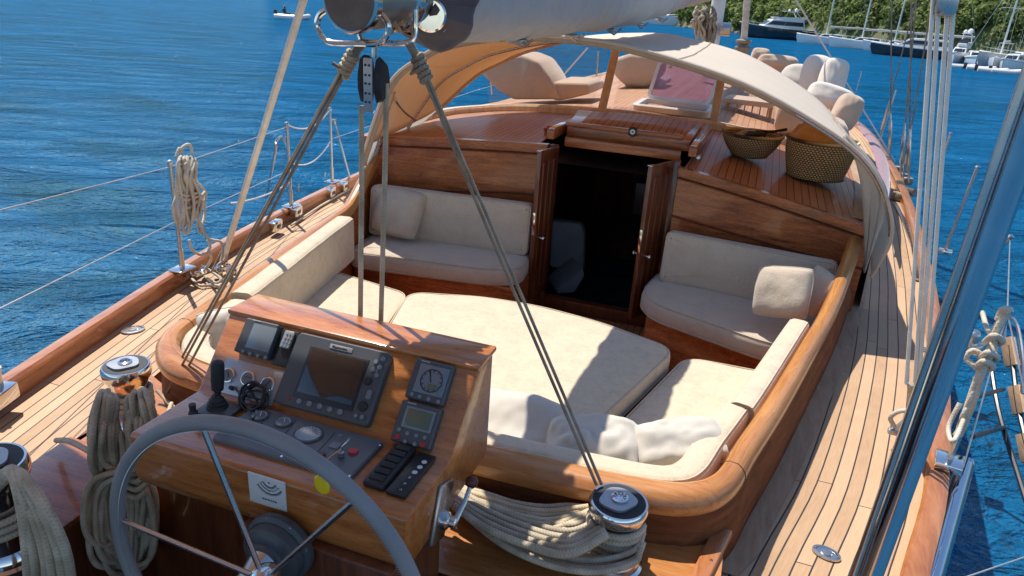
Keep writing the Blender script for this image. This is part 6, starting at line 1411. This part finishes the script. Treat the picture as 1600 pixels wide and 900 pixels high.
def motor(px, py, L, label, yaw, hullm='gel', fly=True, H=1.3, name='motor_yacht', cat='motor yacht'):
    r_ = boat_root(px, py, label, cat, yaw, name=name); B = L*.28; hull(r_, L, B, H, hullm); cabin(r_, -L*.34, L*.28, B*.38, H, H+L*.115, .3, L*.17)
    mb = MB(); P_ = hullmesh(L*1.004, B*1.02, H)
    for k_ in (3, 5): mb.tube([P_[i][k_] for i in range(15)], .07, 5)
    bpart(mb, 'rub_rail', 'gel', r_)
    mb = MB(); mb.add([(-L*.42, s*(B*.47+.02), H*.55) for s in (-1,)]+[(L*.1, -(B*.5+.03), H*.62), (L*.1, -(B*.5+.03), H*.78), (-L*.42, -(B*.47+.03), H*.74)], [(0, 1, 2, 3)])
    bpart(mb, 'hull_window', 'tint', r_)
    if fly:
        mb = MB(); z = H+L*.11; mb.hexa([(-L*.3, -B*.3, z), (L*.06, -B*.28, z), (L*.06, B*.28, z), (-L*.3, B*.3, z)], [(-L*.36, -B*.32, z+.55), (L*.12, -B*.22, z+.42), (L*.12, B*.22, z+.42), (-L*.36, B*.32, z+.55)], .05); bpart(mb, 'flybridge', 'gel', r_)
        mb = MB(); mb.hexa([(L*.02, -B*.24, z+.45), (L*.06, -B*.22, z+.42), (L*.06, B*.22, z+.42), (L*.02, B*.24, z+.45)], [(-L*.04, -B*.22, z+.85), (-L*.02, -B*.2, z+.85), (-L*.02, B*.2, z+.85), (-L*.04, B*.22, z+.85)]); bpart(mb, 'flybridge_screen', 'tint', r_)
        mb = MB()
        for s in (-1, 1): mb.tube([(-L*.27, s*B*.28, z+.4), (-L*.2, s*B*.22, z+1.35), (-L*.12, s*B*.2, z+1.4)], .06, 6)
        mb.box((-L*.14, 0, z+1.42), (L*.2, B*.5, .08), None, .03); bpart(mb, 'radar_arch', 'gel', r_); dome(r_, -L*.2, B*.1, z+1.45); dome(r_, -L*.13, -B*.12, z+1.45, .22)
    rails(r_, L, B, H); return r_
def sailboat(px, py, L, label, yaw, mh, hullm='gel', H=1.05, mx=.08):
    r_ = boat_root(px, py, label, 'sailing boat', yaw, name='sailing_boat'); B = L*.27; hull(r_, L, B, H, hullm); cabin(r_, -L*.2, L*.22, B*.3, H, H+.55, .25, .9); mastset(r_, L*mx, mh, H+.5); rails(r_, L, B, H)
    mb = MB(); mb.box((-L*.27, 0, H+1.5), (L*.16, B*.6, .08), None, .03)
    for s in (-1, 1): mb.tube([(-L*.2, s*B*.28, H), (-L*.21, s*B*.28, H+1.5)], .03, 5)
    bpart(mb, 'bimini', 'canvas_grey', r_); return r_
# heading of a hull that lies along the picture: +x of the hull towards image left
W_ = R(180+8)
dy_ = motor(1212, 61, 12.6, 'dark hulled motor yacht with white flybridge lying in front of the woods', W_+R(14), 'navy', H=1.75)
sailboat(1062, 41, 19, 'white and blue motor sailer half hidden by the boom at the top', W_, 24, 'gel', H=2.2)
motor(1138, 45, 13, 'small white motor boat beyond the mast ropes', R(170), 'gel', fly=False, H=1.6)
sailboat(1296, 70, 9.5, 'white sailing yacht moored right of the dark motor yacht', W_-R(12), 17, H=1.0)
sailboat(1352, 77, 9.5, 'white sailing yacht with grey hull windows, middle of the row', W_-R(14), 19, H=1.0)
motor(1328, 68, 9.5, 'tall white flybridge motor yacht behind the sailing yachts', W_-R(10), fly=True, H=1.5)
motor(1432, 90, 9.6, 'long black hulled motor yacht with brown and white deckhouse', W_-R(16), 'navy', fly=False, H=1.0)
sailboat(1402, 82, 8.5, 'sailing boat with a leaning mast behind the black hull', W_-R(16), 16, H=.95)
sailboat(1456, 89, 8.5, 'sailing boat with twin spreaders behind the pale halyards', W_-R(16), 15, H=.95, mx=.12)
motor(1497, 97, 6.6, 'white flybridge motor boat just right of the pale halyards', R(250), fly=True, H=.8)
motor(1519, 101, 5.6, 'small white cabin boat stern-on among the right hand group', R(262), fly=False, H=.7)
motor(1538, 104, 5.4, 'small open motor boat with tan canopy in right hand group', R(255), fly=False, H=.65)
sailboat(1558, 106, 7.4, 'white sailing boat with a tall slanting mast at right', R(250), 13.5, H=.8)
motor(1580, 110, 5.8, 'white motor boat near the right photo edge', R(240), fly=False, H=.8)
sailboat(1606, 110, 10, 'blue-grey boat with furled dark sail cut by the right photo edge', R(200), 14, 'alu', H=1.1)
for k, (x, y) in enumerate(((1500, 104), (1530, 107), (1548, 110), (1570, 112))):
    c = Z(x, y, WLV+.12); r_ = empty('tender', c, ('grey inflatable tender tied behind the flybridge boat', 'white tender floating in front of the small cabin boat', 'white tender lying left of the slanting-mast boat', 'white tender nearest the right photo edge')[k], 'tender', 'tenders tied by the moored boats')
    mb = MB(); mb.tube(spline([c+Vector(q) for q in ((-1.1, .45, 0), (.5, .5, 0), (1.2, 0, .1), (.5, -.5, 0), (-1.1, -.45, 0))], 5), .2, 10); mb.build('tube', M['white'], r_)
    mb = MB(); mb.box(c+Vector((-1.15, 0, .15)), (.25, .25, .5), None, .05); mb.build('outboard', M['black'], r_)
# masts whose hulls are hidden by others
# dinghy with a person
c = Z(456, 27, WLV+.15); dg = empty('dinghy', c, 'white inflatable dinghy motoring alone at upper left of the photo', 'dinghy'); 
yw = Matrix.Rotation(R(22), 3, 'Z'); T = lambda *q: c+yw @ Vector(q)
mb = MB(); mb.tube(spline([T(-1.5, .62, 0), T(.6, .66, 0), T(1.4, .35, .12), T(1.6, 0, .18), T(1.4, -.35, .12), T(.6, -.66, 0), T(-1.5, -.62, 0)], 5), .24, 12); mb.build('tube', M['gel'], dg)
mb = MB(); mb.hexa([T(-1.4, -.5, -.1), T(1.2, -.3, -.05), T(1.2, .3, -.05), T(-1.4, .5, -.1)], [T(-1.4, -.5, 0), T(1.2, -.3, .02), T(1.2, .3, .02), T(-1.4, .5, 0)]); mb.build('floor', M['bezel'], dg)
mb = MB(); mb.box(T(-1.55, 0, .25), (.3, .3, .75), yw, .08); mb.build('outboard', M['black'], dg)
def person(at, shirt):
    bm = bmesh.new(); me = bpy.data.meshes.new('person')
    J = {'p': (0, 0, .0), 'c': (0, .0, .32), 'n': (.02, 0, .52), 'h': (.03, 0, .64), 'ht': (.03, 0, .74), 'ls': (0, .19, .46), 'le': (-.05, .26, .22), 'lw': (.12, .2, .08), 'rs': (0, -.19, .46), 're': (-.15, -.26, .25), 'rw': (-.35, -.22, .15), 'lh': (.04, .1, 0), 'lk': (.42, .13, .08), 'lf': (.46, .13, -.32), 'rh': (.04, -.1, 0), 'rk': (.42, -.13, .08), 'rf': (.46, -.13, -.32)}
    RR = {'p': .15, 'c': .16, 'n': .065, 'h': .1, 'ht': .08, 'ls': .07, 'le': .05, 'lw': .035, 'rs': .07, 're': .05, 'rw': .035, 'lh': .1, 'lk': .07, 'lf': .045, 'rh': .1, 'rk': .07, 'rf': .045}
    ks = list(J); vs = [tuple(at+yw @ Vector(J[k])) for k in ks]; E2 = [('p', 'c'), ('c', 'n'), ('n', 'h'), ('h', 'ht'), ('c', 'ls'), ('ls', 'le'), ('le', 'lw'), ('c', 'rs'), ('rs', 're'), ('re', 'rw'), ('p', 'lh'), ('lh', 'lk'), ('lk', 'lf'), ('p', 'rh'), ('rh', 'rk'), ('rk', 'rf')]
    me.from_pydata(vs, [(ks.index(a), ks.index(b_)) for a, b_ in E2], []); me.materials.append(M[shirt]); o = bpy.data.objects.new('person', me); COL.objects.link(o)
    md = o.modifiers.new('skin', 'SKIN'); 
    for i, k in enumerate(ks): me.skin_vertices[0].data[i].radius = (RR[k], RR[k]); 
    me.skin_vertices[0].data[0].use_root = True; q = o.modifiers.new('s', 'SUBSURF'); q.levels = q.render_levels = 1; return o
per = person(T(-.7, .1, .3), 'black'); tag(per, 'person in dark clothes sitting at the outboard of the white dinghy', 'person')
mb = MB(); mb.lathe([(0, -.1), (.08, -.06), (.1, .0), (.085, .07), (0, .11)], T(-.67, .1, .3)+Vector((0, 0, .68)), None, 14); mb.build('head_skin', M['skin'], per); bpy.data.objects['head_skin'].name = 'hair'
c = Z(437, -10, WLV+.3)
wake = MB()
M['foam'] = plain('wake_foam', (.7, .75, .78), .6, var=.2)
# ================================================================== WATER, SHORE
def water_mat():
    m, nt, b = newmat('sea_water'); v = coords(nt)
    b.inputs['IOR'].default_value = 1.33; b.inputs['Roughness'].default_value = .055; b.inputs['Specular IOR Level'].default_value = .17
    f0 = noise_tex(nt, coords(nt, (1, 2.6, 1)), .16, 6, .65, .8)
    nt.links.new(ramp(nt, f0, [(.3, (.007, .085, .15)), (.46, (.005, .11, .25)), (.7, (.007, .145, .33))]), b.inputs['Base Color'])
    mpv = nt.nodes.new('ShaderNodeMapping'); mpv.vector_type = 'TEXTURE'; mpv.inputs['Rotation'].default_value = (0, 0, R(24)); mpv.inputs['Scale'].default_value = (1.6, .72, 1); nt.links.new(nt.nodes.new('ShaderNodeTexCoord').outputs['Object'], mpv.inputs[0]); n1 = noise_tex(nt, mpv.outputs[0], .9, 6, .62, .6); n2 = noise_tex(nt, coords(nt, (1, 1.4, 1)), 4.2, 5, .62, .4); n3 = noise_tex(nt, coords(nt, (1, 1.3, 1)), .22, 3)
    h = math_(nt, 'ADD', math_(nt, 'MULTIPLY', n1, 1.7), math_(nt, 'MULTIPLY', n2, .32)); h = math_(nt, 'ADD', h, math_(nt, 'MULTIPLY', n3, 2.2))
    bn = nt.nodes.new('ShaderNodeBump'); bn.inputs['Strength'].default_value = 1; bn.inputs['Distance'].default_value = .6; nt.links.new(h, bn.inputs['Height'])
    b.inputs['Specular IOR Level'].default_value = 0; b.inputs['Roughness'].default_value = .9; nt.links.new(bn.outputs[0], b.inputs['Normal'])
    g = nt.nodes.new('ShaderNodeBsdfGlossy'); g.inputs['Color'].default_value = (.5, .76, 1, 1); g.inputs['Roughness'].default_value = .04; nt.links.new(bn.outputs[0], g.inputs['Normal'])
    fr = nt.nodes.new('ShaderNodeFresnel'); fr.inputs['IOR'].default_value = 1.33; nt.links.new(bn.outputs[0], fr.inputs['Normal'])
    fac = math_(nt, 'ADD', math_(nt, 'MULTIPLY', math_(nt, 'MINIMUM', fr.outputs[0], .62), .62), .008)
    mx = nt.nodes.new('ShaderNodeMixShader'); nt.links.new(fac, mx.inputs[0]); nt.links.new(b.outputs[0], mx.inputs[1]); nt.links.new(g.outputs[0], mx.inputs[2]); nt.links.new(mx.outputs[0], nt.nodes['Material Output'].inputs[0])
    return m
WL = -1.2
mb = MB(); mb.add([(-900, -300, WL), (900, -300, WL), (900, 1200, WL), (-900, 1200, WL)], [(0, 1, 2, 3)])
tag(mb.build('water', water_mat()), 'deep blue rippled sea around the yacht', 'sea', kind='structure')
# ================================================================== LIGHT
SUN_DIR = Vector((-.41, .32, 1)).normalized()      # towards the sun
sl = bpy.data.lights.new('sun', 'SUN'); sl.energy = 4.4; sl.angle = R(.53); sl.color = (1, .955, .88)
so = bpy.data.objects.new('sun', sl); COL.objects.link(so); so.rotation_euler = (-SUN_DIR).to_track_quat('-Z', 'Y').to_euler()
w = bpy.data.worlds.new('World'); S.world = w; w.use_nodes = True; nt = w.node_tree; bg = nt.nodes['Background']
sky = nt.nodes.new('ShaderNodeTexSky'); sky.sky_type = 'NISHITA'; sky.sun_disc = False
sky.sun_elevation = math.asin(SUN_DIR.z); sky.sun_rotation = math.atan2(SUN_DIR.x, SUN_DIR.y); sky.air_density = 1.0; sky.dust_density = .15; sky.ozone_density = 3.0
nt.links.new(sky.outputs[0], bg.inputs[0]); bg.inputs[1].default_value = .125
vs = S.view_settings; vs.view_transform = 'Standard'; vs.look = 'None'; vs.exposure = .43; vs.gamma = 1; vs.use_curve_mapping = False
S.cycles.max_bounces = 8; S.cycles.diffuse_bounces = 3; S.cycles.glossy_bounces = 4; S.cycles.transparent_max_bounces = 12
S.cycles.caustics_reflective = False; S.cycles.caustics_refractive = False; S.cycles.sample_clamp_indirect = 6; S.cycles.use_denoising = True
